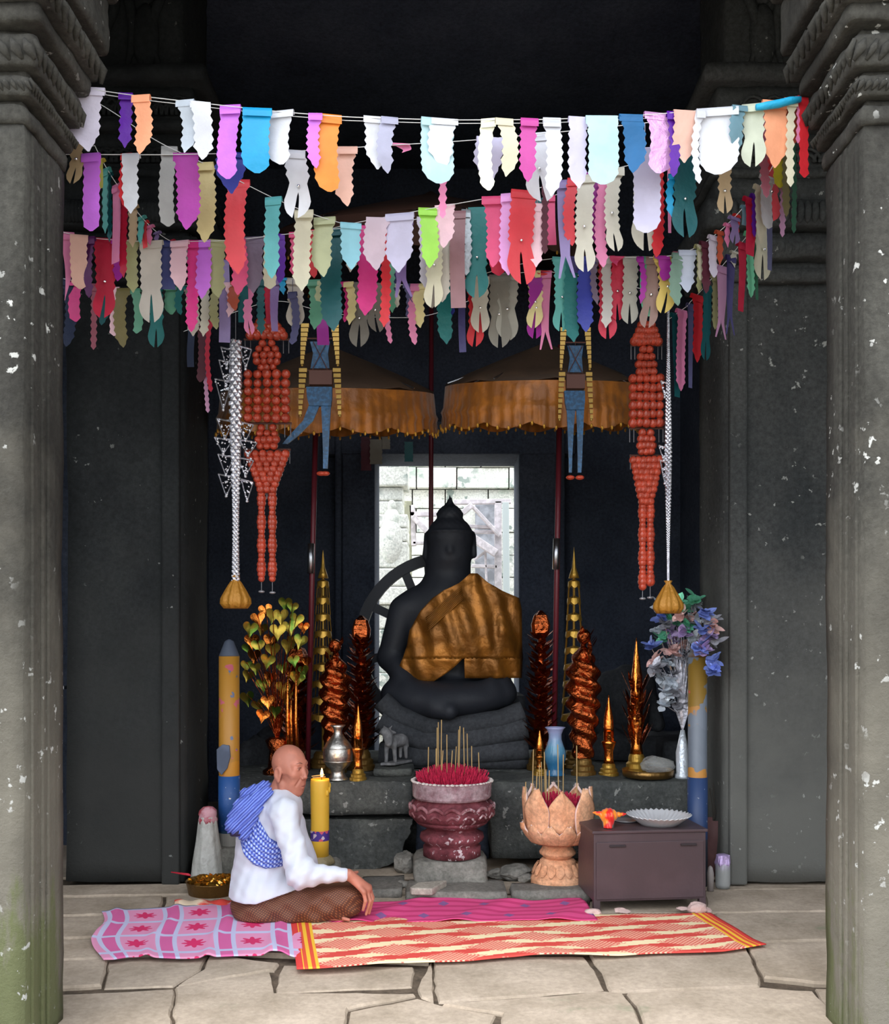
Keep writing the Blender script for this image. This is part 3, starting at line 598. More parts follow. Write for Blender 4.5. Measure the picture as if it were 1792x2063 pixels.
FLAGS = """
A 178 175 308 66 zig lilac|A 254 197 300 28 zig purple|A 285 193 313 38 zig peach|A 374 204 310 38 zig silverwhite|A 404 210 322 40 zig white|A 465 216 362 42 round orchid
A 519 221 349 58 round cyan|A 569 228 334 48 round white|A 636 232 341 28 zig orchid|A 663 233 386 50 round orange|A 761 237 344 56 zig white|A 785 243 350 34 zig greylilac
A 883 243 372 68 round paleaqua|A 896 241 341 54 zig white|A 985 240 386 30 round lemonwhite|A 1016 243 355 36 zig cream|A 1067 240 367 36 zig magenta|A 1112 242 395 36 zig white
A 1165 243 380 40 zig palelilac|A 1210 238 275 46 rect red|A 1212 256 372 64 round paleaqua|A 1271 234 350 48 zig blue|A 1324 230 348 54 round pinkfoil|A 1355 236 358 24 zig purple
A 1381 226 329 50 zig palepeach|A 1412 224 372 18 zig white|A 1447 222 354 80 round white|A 1490 222 304 32 zig steelblue|A 1518 220 338 44 fork celadon|A 1561 214 338 52 zig peach|A 1596 208 300 34 zig rust
A 1597 200 377 20 zig cream|A 1617 200 358 22 round red|A 1609 198 290 16 zig pink
B 146 262 372 28 fork tan|B 184 313 466 38 round orchid|B 256 292 420 24 zig red|B 265 313 430 36 zig white|B 375 312 464 50 zig plum|B 469 310 390 62 zig royalblue|B 591 305 438 48 fork white
B 700 298 417 42 zig palepeach|B 808 291 310 36 tri pink|B 990 282 367 60 zig palelilac|B 1097 268 405 54 fork white|B 895 350 441 18 zig pink|B 1356 353 440 18 zig cyan
B 1384 312 478 50 fork darkteal|B 1300 300 470 56 round palelilac|B 1460 335 430 28 fork tan|B 1543 225 400 22 zig rosebrown
C 342 290 458 32 round grey|C 411 335 490 40 zig khakiyellow|C 482 374 552 44 zig coral|C 552 400 560 34 zig lightteal|C 613 428 588 38 zig cream|C 655 444 558 44 zig sage
D 707 452 545 42 zig skyblue|D 762 450 545 48 zig mauvewhite|D 806 432 551 58 zig palelilac|D 862 428 540 38 zig lime|D 897 414 500 40 zig palepink|D 992 394 540 42 zig rose|D 1027 400 556 34 zig orchidpale
D 1057 398 572 54 fork coral|D 1083 412 540 28 zig palepink|D 1100 378 512 16 zig maroon|D 1140 372 562 34 fork2 violetgrey|D 1157 370 495 26 zig coral|D 1182 364 547 38 fork ivory|D 1197 355 485 38 round plum
D 1221 348 540 26 zig pink|D 1242 342 508 32 fork ivory|D 1304 326 505 54 fork ivory|D 1325 335 520 26 zig red|D 1350 330 470 10 long pink
E 134 472 607 30 tri pink|E 160 487 582 34 round palepeach|E 182 470 600 22 zig darkplum|E 208 494 640 40 fork crimson|E 306 488 651 48 fork beigegrey|E 340 489 585 30 rect navyblue|E 363 491 585 38 zig palepink
E 267 490 590 26 zig khaki|E 388 500 670 26 zig hotpink|E 409 489 602 34 zig orchid|E 440 487 600 36 zig khaki|E 514 477 590 44 zig mauvegrey|E 565 476 570 18 round purple|E 594 470 560 22 zig rose
E 478 500 595 34 zig rose|E 635 466 560 24 zig coral|E 673 464 668 46 zig darkteal|E 735 457 636 42 zig hotpink|E 770 455 660 22 zig red|E 815 447 600 36 fork2 violet|E 852 440 580 24 zig lilac
E 873 437 620 36 fork cream|E 892 434 610 30 zig beigegrey|E 918 430 520 20 zig rose|E 939 425 555 18 zig silver|E 966 420 601 44 fork teal|E 924 430 620 30 rect mauvebrown|E 1008 415 557 30 round crimson|E 1110 398 495 18 rect rose
L 206 335 380 10 rect yellow|L 216 350 470 14 zig aquateal|L 220 350 490 12 zig darkteal|L 237 375 530 18 rect pink|L 252 395 560 18 zig crimson|L 268 420 500 20 zig tan|L 286 440 492 16 zig aquateal|L 294 455 500 10 rect coral|L 303 462 495 14 zig pink
L 345 482 520 16 round crimson|L 378 495 530 18 zig grey|L 318 470 500 12 zig violetgrey
H 136 545 700 24 zig navy|H 190 575 705 14 zig rosebrown|H 250 585 700 28 zig olive|H 312 575 700 32 fork teal|H 345 580 634 26 round seagreen|H 368 578 635 18 zig teal|H 450 525 690 22 rect violetgrey
H 440 575 665 20 zig khaki|H 497 565 607 16 round white|H 490 570 650 22 rect darkteal|H 508 565 675 20 fork pink|H 526 560 675 18 zig darkteal|H 541 555 652 22 long crimson|H 556 560 668 20 long violet|H 572 545 595 14 zig cyan
H 594 560 660 34 fork beigegrey|H 634 560 665 34 zig seagreen|H 652 560 640 24 zig sage|H 703 570 655 20 zig paleyellow|H 696 570 650 18 zig hotpink|H 726 572 700 38 fork taupe|H 765 573 670 30 fork taupe|H 790 520 630 20 zig seagreen
H 787 574 693 13 zig pink|H 846 566 660 32 zig paleyellow|H 836 575 695 18 zig pink|H 898 570 693 32 zig teal|H 912 510 640 14 zig royalblue|H 932 565 710 14 rect indigo|H 954 560 698 32 fork red|H 968 560 671 36 fork ivory|H 996 545 608 20 round hotpink
H 1008 553 700 42 fork taupelight|H 1028 550 685 42 fork greybeige|H 1075 548 662 30 fork paleyellow|H 1076 548 682 32 fork plum|H 1101 530 556 24 rect redorange|H 1099 546 704 26 fork2 pink|H 715 560 640 12 zig mauvegrey|H 780 540 600 30 zig navyblue|H 800 560 620 16 zig ivory
H 460 560 640 18 zig palepink|H 478 590 627 26 zig rust|H 590 590 695 18 round indigogrey|H 820 560 640 14 zig indigogrey|H 870 590 622 20 zig beigegrey
Fr 1129 537 667 32 fork aqua|Fr 1156 540 690 30 zig teal|Fr 1160 519 550 22 rect indigo|Fr 1184 530 670 34 zig royalblue|Fr 1202 530 615 16 zig mauvegrey|Fr 1221 530 662 24 zig greywhite|Fr 1222 532 683 34 fork crimson|Fr 1246 534 645 30 fork crimson
Fr 1272 530 652 32 fork greybeige|Fr 1243 518 537 28 tri rose|Fr 1290 522 612 14 zig plum|Fr 1305 519 637 24 long seagreen|Fr 1334 520 567 30 round plum|Fr 1335 530 631 36 fork mustard|Fr 1307 530 660 34 fork browngrey|Fr 1386 514 591 38 zig bluewhite
Fr 1368 520 616 28 zig greygreen|Fr 1375 512 553 40 tri rosebrown|Fr 1409 498 565 14 round cream|Fr 1408 500 592 14 zig khaki|Fr 1420 490 592 18 zig maroon|Fr 1437 483 560 18 round lilac|Fr 1449 472 535 14 zig rust|Fr 1466 452 500 12 zig pink
Fr 1479 440 492 20 fork violetgrey|Fr 1551 320 445 38 fork coral|Fr 1531 380 493 24 zig cream|Fr 1512 400 515 28 long crimson|Fr 1519 390 478 12 zig purple|Fr 1545 360 462 26 round palegrey|Fr 1583 300 438 18 zig olive|Fr 1570 300 380 24 round yellowgreen|Fr 1596 280 470 12 zig darkgreen
Fr 1500 415 455 12 rect steelblue|Fr 1484 430 480 12 zig redorange|Fr 1574 320 478 14 zig mauvepink
G 1361 640 800 18 long darkteal|G 1373 620 789 20 zig pink|G 1390 615 782 12 long indigogrey|G 1404 604 730 22 zig red|G 1423 575 727 20 fork darkteal|G 1440 555 665 14 zig khaki|G 1454 530 682 24 fork2 mauvepink|G 1472 515 675 18 fork2 indigo
G 1494 490 628 18 long crimson|G 1479 505 540 14 zig ivory|G 1510 475 600 18 zig mint|G 1521 460 604 9 long darkgreen|G 1534 445 563 32 fork cream|G 1549 420 545 14 long indigogrey
K 387 665 740 14 rect navy|K 405 658 770 20 round maroon|K 425 650 790 12 zig crimson|K 419 655 832 10 zig mauvepink|K 650 632 695 24 rect plum|K 1075 600 660 10 zig plum
"""
# further pennants where the photo shows the lower strings crowded
_fill = random.Random(21); FC = 'crimson rose pink darkteal beigegrey khaki palepink hotpink greybeige seagreen mauvegrey red violet taupe ivory plum cream'.split()
for k_, lo_, hi_ in (('E', 130, 1100), ('H', 380, 1120), ('Fr', 1130, 1330), ('H', 130, 380)):
    rows_ = sorted((float(q.split()[1]), float(q.split()[4])) for q in FLAGS.strip().replace('\n', '|').split('|') if q.strip() and q.split()[0] == k_)
    x_ = lo_
    while x_ < hi_:
        if all(abs(x_ - a) > b/2 + 5 for a, b in rows_):
            yt_ = ips(STR[k_][0], x_); FLAGS += '|%s %d %d %d %d %s %s' % (k_, x_, yt_, yt_ + _fill.uniform(78, 112), _fill.uniform(20, 30), _fill.choice(('zig', 'fork', 'zig', 'round')), _fill.choice(FC)); rows_.append((x_, 24)); x_ += 20
        x_ += 6
for ln in FLAGS.strip().replace('\n', '|').split('|'):
    q = ln.split()
    if not q: continue
    k = q[0]
    yaw = None
    if k == 'G' or (k == 'Fr' and float(q[1]) > 1400): yaw = frs.uniform(25, 42)
    if k == 'L': yaw = frs.uniform(-42, -25)
    pennant(k, float(q[1]), float(q[2]), float(q[3]), float(q[4]), q[5], q[6], yaw)
# rolled blue cloth hanging over the right end of the top string
m = MB(); pts = [P(x, y, 3.43) for x, y in ((1524,216),(1545,213),(1570,209),(1592,203),(1614,200))]
m.tube(pts, [0.010, 0.013, 0.014, 0.013, 0.010], 12)
m.build('rolled_cloth', mat('turquoise_cloth', srgb(24,160,205), 0.6, bump=0.4, bscale=60), ROOT['A'], smooth=True, label='rolled turquoise cloth')

# ================================================================== PARASOLS
M_goldcloth = mat('amber_satin', srgb(165,98,22), 0.4, sheen=0.3, var=0.25, vscale=9, bump=0.5, bscale=12, metal=0.1, bdist=0.02)
M_canopy = mat('brown_silk_canopy', srgb(72,54,40), 0.7, var=0.15, bump=0.2)
M_pole = mat('dark_red_lacquer', srgb(96,28,40), 0.4)
M_steel = mat('steel_sleeve', (0.5,0.52,0.56), 0.3, metal=1.0)
M_fr = mat('gold_fringe', srgb(215,160,60), 0.4, metal=0.5)
def parasol(cx, apex_y, rim_y, val_y, rpx, Y, pole, label, tone=None, zb=0.5):
    tilt = 0.19; c = P(cx, rim_y, Y); R = rpx/F*Y; za = Z(apex_y, Y) - c.z; zv = Z(val_y, Y) - c.z
    r = root('parasol', (c.x, Y, 0.0), label, 'parasol', 'temple parasols')
    def md(a, rr, z):
        g = abs(math.sin(a*4)); return rr*(1 - 0.05*(1-g)*0) , z - 0.02*g*rr/R
    m = MB(); m.lathe(c, [(R, 0), (R*0.75, za*0.30), (R*0.4, za*0.66), (R*0.05, za), (0.012, za+0.03)], 48, lambda a, rr, z: (rr, z - 0.02*abs(math.sin(a*4))*(rr/R)**2 + tilt*rr*math.sin(a)), capb=False)
    solid(m.build('canopy', M_canopy if tone is None else tone, r, smooth=True), 0.004)
    m = MB(); n = 240; rows = []
    for t in (0, 0.25, 0.5, 0.62, 0.75, 1.0):
        row = []
        for i in range(n + 1):
            a = 2*PI*i/n; sag = 0.045*(1-abs(math.sin(a*7))); pl = 0.010*math.sin(a*60 + 2*math.sin(a*7))*t + (0.012 if 0.5 < t < 0.7 else 0)
            rr = R*1.005 + pl + 0.015*t; row.append((c.x + rr*math.cos(a), c.y + rr*math.sin(a), c.z - 0.015 + zv*t + sag*t*(0.8 if t > 0.7 else 0.2) + tilt*rr*math.sin(a)))
        rows.append(row)
    m.grid(rows); m.build('valance', M_goldcloth if tone is None else tone, r, smooth=True, label='pleated gold satin valance' if tone is None else None)
    m = MB()
    for i in range(60):
        a = 2*PI*i/60; m.ico((c.x + (R+.03)*math.cos(a), c.y + (R+.03)*math.sin(a), c.z + zv - 0.02 + 0.03*(1-abs(math.sin(a*7))) + tilt*R*math.sin(a)), 0.008, 0, (1, 1, 1.8))
    m.build('fringe', M_fr, r, kind='stuff')
    m = MB(); x0, x1 = pole; a = Vector((c.x, Y, c.z + za)); b_ = Vector((X(x1, Y), Y, zb)); a.x = X(x0, Y); m.tube([a, b_], 0.017, 12)
    m.build('pole', M_pole, r, smooth=True)
    for k in range(8):
        aa = 2*PI*k/8 + 0.2; m = MB(); m.tube([(c.x, Y, c.z + za*0.9), (c.x + R*math.cos(aa), Y + R*math.sin(aa), c.z + tilt*R*math.sin(aa))], 0.005, 5); m.build('rib', M_steel, r)
    return r
pr = parasol(662, 700, 790, 872, 212, 6.15, (640, 620), 'gold valanced parasol at the left of the statue')
m = MB(); m.tube([P(627,1095,6.13), P(626,1155,6.13)], 0.021, 12); m.build('sleeve', M_steel, pr, smooth=True)
pr = parasol(1098, 695, 775, 862, 200, 6.15, (1130, 1116), 'gold valanced parasol at the right of the statue')
m = MB(); m.tube([P(1122,1085,6.13), P(1120,1147,6.13)], 0.021, 12); m.build('sleeve', M_steel, pr, smooth=True)
parasol(868, 395, 500, 560, 330, 7.2, (870, 868), 'large dim brown parasol high above the middle, mostly behind pennants', mat('dusky_canopy', srgb(84,56,48), 0.9), 0.5)

# ================================================================== HANGING ORNAMENTS
M_coral = mat('coral_plastic', srgb(198,76,52), 0.3, trans=0.25, var=0.15, vscale=30, coat=0.3)
M_rod = mat('dark_wood_rod', srgb(90,56,48), 0.6)
M_clear = mat('silver_plastic', (0.66,0.66,0.72), 0.22, metal=0.75, var=0.2, vscale=60)
M_gb = mat('gold_tassel', srgb(176,122,40), 0.5, metal=0.2, bump=0.6, bscale=50)
M_blue = mat('blue_mesh_cloth', srgb(28,78,118), 0.4, var=0.3, vscale=60, bump=0.3)
M_wire = mat('thin_wire', (0.35,0.35,0.38), 0.4, metal=0.6)
M_gp = mat('gold_beads', srgb(170,138,70), 0.35, metal=0.6)
def hang(cx, Y, sx, ys, label):
    """coral bead mobile: ys = list of key heights"""
    r = root('bead_mobile', P(cx, ys[0], Y), label, 'ornament', 'coral bead mobiles')
    u = Y/F; top = P(cx, ys[0] - 60, Y)
    def bead(m, px, py, rp, dy=0.0): m.ico(P(px, py, Y + dy), rp*u, 1)
    def cluster(name, rowsdef, rp, holes=False):
        m = MB()
        for (py, half, n) in rowsdef:
            for i in range(n):
                px = cx + (0 if n == 1 else lerp(-half, half, i/(n-1)))*sx
                for dy in (-0.03, 0.03):
                    bead(m, px + rnd.uniform(-.6,.6), py + rnd.uniform(-.8,.8), rp*rnd.uniform(0.92, 1.08), dy*(0.6 if n < 4 else 1))
        return m.build(name, M_coral, r, smooth=False)
    def rod(py, half):
        m = MB(); m.tube([P(cx - half*sx, py, Y), P(cx + half*sx, py, Y)], 0.006, 6); m.build('crossbar', M_rod, r)
        m = MB()
        for sd in (-1, 1):
            for q in (0.96, 0.72):
                m = MB(); m.tube([P(cx + sd*half*sx*q, py, Y), P(cx + sd*half*sx*q, py + 28, Y)], 0.0022, 4); m.build('pendant_wire', M_wire, r)
    y0, y1, y2, y3, y4, y5, y6, y7 = ys
    n = 4; cluster('bead_cap', [(lerp(y0, y1, t), lerp(14, 34, t), k) for t, k in ((0,3),(0.35,4),(0.7,5),(1,6))], 9)
    rod(y1 + 8, 46)
    nk = max(4, int((y2 - y1 - 16)/11)); cluster('bead_neck', [(lerp(y1 + 16, y2 - 8, i/(nk-1)), (9, 16, 22, 20, 12, 12, 14, 12)[min(i, 7)], (2,3,4,4,3,3,3,3)[min(i, 7)]) for i in range(nk)], 8)
    nr = 6; cluster('bead_panel', [(lerp(y2 + 6, y3 - 6, i/(nr-1)), 38, 5) for i in range(nr)], 9.6)
    rod(y3 + 5, 50)
    nk = max(4, int((y4 - y3 - 12)/11)); cluster('bead_neck', [(lerp(y3 + 14, y4 - 8, i/(nk-1)), (12, 15, 18, 14, 10)[min(i, 4)], (2,3,4,3,3)[min(i, 4)]) for i in range(nk)], 8)
    rod(y4, 48)
    nr = 8; cluster('bead_funnel', [(lerp(y4 + 9, y5, i/(nr-1)), lerp(38, 12, i/(nr-1)), max(3, 6 - i//2)) for i in range(nr)], 8.5)
    for sd, ye in ((-1, y6), (1, y7)):
        m = MB(); py = y5 + 10; k = 0
        while py < ye:
            bead(m, cx + sd*11*sx*1.0, py, 8.5 + 1.5*math.sin(k*1.3)); py += 9.5; k += 1
        m.build('bead_strand', M_coral, r)
        m = MB(); m.tube([P(cx + sd*11*sx, ye, Y), P(cx + sd*11*sx, ye + 22, Y)], 0.002, 4); m.ico(P(cx + sd*11*sx, ye + 24, Y), 0.012, 1, (1.4, 1, .6)); m.build('end_drop', M_wire, r)
    m = MB(); m.tube([top, P(cx, ys[0], Y)], 0.003, 5)
    for a, b in ((y1, y2), (y3, y4), (y5, y5+15)): m.tube([P(cx, a-5, Y), P(cx, b+5, Y)], 0.003, 5)
    m.build('cord', M_wire, r)
    return r
hang(538, 5.05, 1.0, (650, 676, 748, 848, 906, 985, 1168, 1170), 'coral red bead mobile hanging left of the statue with a square panel')
hang(1303, 5.05, 0.70, (655, 688, 757, 858, 918, 1010, 1182, 1180), 'narrower coral red bead mobile hanging right of the statue')
def silver(cx, ytop, yend, Y, tas, label, w0=13.0):
    r = root('bead_garland', P(cx, ytop, Y), label, 'garland', 'silver bead garlands'); u = Y/F
    m = MB(); py = ytop; k = 0
    while py < yend:
        rp = w0*(0.75 + 0.25*math.sin((py - ytop)*0.011 + 0.5)) if w0 > 8 else w0*(0.75 + 0.35*math.sin((py-ytop)*0.012 + 4.4))
        for a in (0, 2.1, 4.2):
            m.ico(P(cx, py, Y) + Vector((math.cos(a + k)*rp*u*0.55, math.sin(a + k)*rp*u*0.55, 0)), rp*u*0.62, 0)
        py += rp*0.62; k += 1
    m.build('bead_chain', M_clear, r)
    for px, py, wd, h in tas:
        m = MB(); a = P(cx, py, Y); b = P(px - wd, py - 3, Y); c2 = P(px + wd, py + 4, Y); t = P(px, py + h, Y)
        m.tube([b, c2], 0.004, 4); m.tube([b, t], 0.003, 4); m.tube([c2, t], 0.003, 4); m.tube([a, P(px, py, Y)], 0.0022, 4)
        for q in range(16):
            s_ = rnd.random(); e_ = rnd.uniform(-1, 1)*(1 - s_); m.ico(P(px + e_*wd, py + s_*h, Y), rnd.uniform(0.004, 0.007), 0)
        m.ico(t, 0.008, 1); m.build('wire_tassel', M_clear, r)
    # gathered gold bag at the end
    m = MB(); c = P(cx, yend + 52, Y)
    m.lathe(c, [(0.02,0.02-0.022),(0.055,-0.005),(0.072,0.02),(0.07,0.045),(0.05,0.085),(0.028,0.125),(0.012,0.145),(0.02,0.16)], 40, lambda a, rr, z: (rr*(1 + 0.10*math.sin(a*10)), z))
    m.build('gold_bag', M_gb, r, smooth=True, label='gathered gold bag at the end of the garland')
    m = MB(); m.tube([P(cx, ytop - 60, Y), P(cx, yend + 10, Y)], 0.002, 4); m.build('cord', M_wire, r)
silver(475, 690, 1172, 5.0, [(457,702,12,40),(495,700,12,44),(455,728,14,50),(450,766,17,60),(453,846,16,38),(495,852,16,36),(450,884,18,30),(500,888,18,30),(455,918,16,40),(495,924,16,36),(456,958,16,42),(498,968,12,42)], 'silver bead garland with wire tassels ending in a gold bag at the left')
silver(1347, 620, 1182, 5.0, [(1338,900,10,28),(1340,930,9,44),(1340,770,8,30)], 'thin silver bead garland ending in a small gold bag at the right', 6.5)
def fish(cx, Y, sx, y0, label, bent):
    r = root('cloth_mobile', P(cx, y0, Y), label, 'ornament', 'blue cloth mobiles'); u = Y/F
    def strip(name, rows, mt, th=0.02):
        m = MB(); pts = [(cx + (a)*sx, y) for a, b, y in rows] + [(cx + (b)*sx, y) for a, b, y in reversed(rows)]
        vs = [P(px, py, Y - th/2) for px, py in pts]; m.prism(vs, (0, th, 0)); return m.build(name, mt, r)
    strip('upper_panel', [(-20,20,y0+6),(-14,16,y0+30),(-19,19,y0+60)], M_blue)
    strip('frame_box', [(-22,24,y0+64),(-22,24,y0+92)], M_rod, 0.05)
    strip('body_panel', [(-28,24,y0+97),(-26,24,y0+120),(-22,22,y0+135)], M_blue, 0.03)
    strip('streamer', [(2,22,y0+133),(4,20,y0+170),(6,17,y0+230),(6,15,y0+262)], M_blue, 0.015)
    if bent: strip('streamer', [(-22,0,y0+133),(-34,-14,y0+165),(-62,-44,y0+195),(-76,-66,y0+212)], M_blue, 0.015)
    else: strip('streamer', [(-22,0,y0+133),(-20,-4,y0+170),(-17,-8,y0+230),(-16,-9,y0+262)], M_blue, 0.015)
    m = MB(); m.ico(P(cx + 11*sx, y0 + 272, Y), 0.018, 1, (1.3, 1, .7)); m.ico(P(cx + (2 if bent else -13)*sx, y0 + 272, Y), 0.018, 1, (1.3, 1, .7)); m.build('end_bead', M_coral, r)
    m = MB()
    for py, h in ((y0, 34), (y0 + 94, 30)): m.tube([P(cx - h*sx, py - (30 if py > y0 else 0), Y), P(cx + h*sx, py - (30 if py > y0 else 0), Y)], 0.004, 5)
    m.tube([P(cx-16, y0+64, Y-.02), P(cx+14, y0+6, Y-.02)], 0.002, 4); m.tube([P(cx+16, y0+64, Y-.02), P(cx-14, y0+6, Y-.02)], 0.002, 4)
    m.tube([P(cx, y0 - 90, Y), P(cx, y0 + 10, Y)], 0.002, 4)
    m.build('crossbar', M_rod, r)
    for sd in (-1, 1):
        for (ya, yb, off) in ((y0 - 26, y0 + 48, 30), (y0 + 64, y0 + 150, 34)):
            m = MB(); n = 9
            for i in range(n):
                t = i/(n-1); m.obox(P(cx + sd*(off + 3*math.sin(t*2))*sx + sd*(t**2)*3, lerp(ya, yb, t), Y), (u*8*sx*(1 - 0.6*t), 0, 0), (0, 0.006, 0), (0, 0, u*3.8))
            m.ico(P(cx + sd*(off + 6)*sx, yb + 6, Y), 0.007, 1); m.build('gold_bead_fringe', M_gp, r)
fish(645, 5.1, 1.0, 682, 'blue cloth mobile with gold bead fringes and one streamer swept aside', True)
fish(1160, 5.1, 0.8, 690, 'blue cloth mobile with two straight streamers hanging right of the statue', False)
# loose strips under the left parasol near the rear door
for (px, y0, y1, wd, cn, Y) in ((738,880,948,22,'maroon',7.6),(824,890,930,18,'darkteal',7.6),(758,885,935,26,'taupe',7.5),(778,880,905,18,'taupe',7.5)):
    m = MB(); rows = [[P(px + u*wd/2*(1 - 0.12*(i % 2)), lerp(y0, y1, i/8), Y) for u in (-1, 0, 1)] for i in range(9)]; m.grid(rows)
    m.build('cloth_strip', fmat(cn), smooth=True, label='%s cloth strip hanging %s' % (col_word(cn), {738:'left of the rear door lintel',824:'over the rear door lintel',758:'at the left corner of the rear door, scalloped',778:'short beside the scalloped one at the rear door'}[px]), cat='cloth strip', group='cloth strips by the rear door')
# ================================================================== ALTAR
AZ = 0.50
def YB(py): return (ZC - AZ) * F / (py - HY)          # depth of a point standing on the altar top
r = root('stone_altar', (0, 6.2, 0), 'long dark stone altar platform under the statue', 'altar')
m0 = rough_box(X(440,5.6), X(832,5.6), 5.60, 6.1, Z(1641,5.6), AZ, 0.05, 0.010, 1.0); link('top_slab', m0, M_altar, r, smooth=True)
m0 = rough_box(X(988,5.6), 1.485, 5.62, 6.1, 0.06, AZ, 0.06, 0.012, 4.0); link('top_slab', m0, M_altar, r, smooth=True)
m0 = rough_box(X(835,5.75), X(990,5.75), 5.86, 6.1, 0.0, AZ, 0.06, 0.010, 7.0); link('middle_block', m0, M_dark, r, smooth=True)
m0 = rough_box(-1.38, 1.48, 6.05, 7.3, 0.0, AZ - 0.004, 0.12, 0.006, 9.0); link('core', m0, M_altar, r, smooth=True)
m0 = rough_box(X(440,5.7), X(640,5.7), 5.68, 6.1, 0.0, Z(1650,5.7), 0.06, 0.010, 2.0); link('lower_block', m0, M_altar, r, smooth=True)
m = MB(); pl = [(600,1652),(832,1650),(826,1680),(815,1700),(806,1730),(780,1745),(735,1756),(690,1752),(600,1750)]
out = []
for a, b in zip(pl, pl[1:] + pl[:1]):
    for i in range(6): q = Vector(a).lerp(Vector(b), i/6); out.append((q.x + rnd.uniform(-2,2), q.y + rnd.uniform(-1.5,1.5)))
m.prism([P(x, y, 5.64) for x, y in out], (0, 0.42, 0)); bevel(m.build('lower_block', M_altar, r), 0.02, 3)
m0 = rough_box(X(415,5.35), X(560,5.35), 5.28, 5.58, 0.0, 0.185, 0.05, 0.010, 12.0); link('stone_step', m0, stone('step_stone', (0.08,0.08,0.07), (0.17,0.16,0.14), bump=0.4), smooth=True, label='low stone block under the tall yellow and blue candle at the left', cat='stone block')
# low kerb stones on the floor before the altar
KM = stone('kerb_stone', (0.12,0.115,0.105), (0.26,0.24,0.21), bump=0.5)
for k, (x0, x1, y0, y1, h, lab) in enumerate([(720,815,5.02,5.35,0.035,'flat kerb stone between the seated woman and the maroon urn'),(818,1020,4.92,5.22,0.05,'long kerb stone in front of the maroon urn'),(1025,1185,4.95,5.15,0.045,'kerb stone in front of the carved lotus bowl'),(1190,1405,5.1,5.4,0.03,'flat kerb stone behind the brown metal box')]):
    link('kerb_stone', rough_box(X(x0,5.1), X(x1,5.1), y0, y1, -0.02, h, 0.04, 0.010, k*2.2), KM, smooth=True, label=lab, cat='stone', group='kerb stones before the altar')

# pedestal of coiled blocks
M_ped = stone('pedestal_stone', (0.024,0.027,0.032), (0.056,0.059,0.066), bump=0.35)
r = root('statue_pedestal', (X(915,6.4), 6.45, AZ), 'dark grey coiled stone pedestal under the draped statue', 'pedestal')
for (x0, x1, y0, z0, z1, sd) in ((762,1066,6.18,AZ,Z(1500,6.18),1),(768,1062,6.24,Z(1500,6.18)-0.005,Z(1452,6.18),3),(775,1060,6.52,Z(1452,6.18)-0.01,Z(1402,6.5),5)):
    link('coil_block', rough_box(X(x0,y0), X(x1,y0), y0, 7.05, z0, z1, 0.05, 0.010, sd), M_ped, r, smooth=True)
m = MB()
for (pts, rr) in ((((765,1452),(800,1470),(850,1490),(920,1492),(1000,1478),(1062,1466)), 0.075), (((768,1410),(800,1440),(860,1465),(930,1462),(1010,1450),(1055,1432)), 0.065), (((764,1520),(850,1524),(950,1518),(1064,1510)), 0.07)):
    pp = [P(a, b, 6.22) for a, b in pts]; cc = []
    for i in range(len(pp) - 1):
        for j in range(6): cc.append(pp[i].lerp(pp[i+1], j/6))
    m.tube(cc + [pp[-1]], rr, 14)
m.build('coil', M_ped, r, smooth=True)

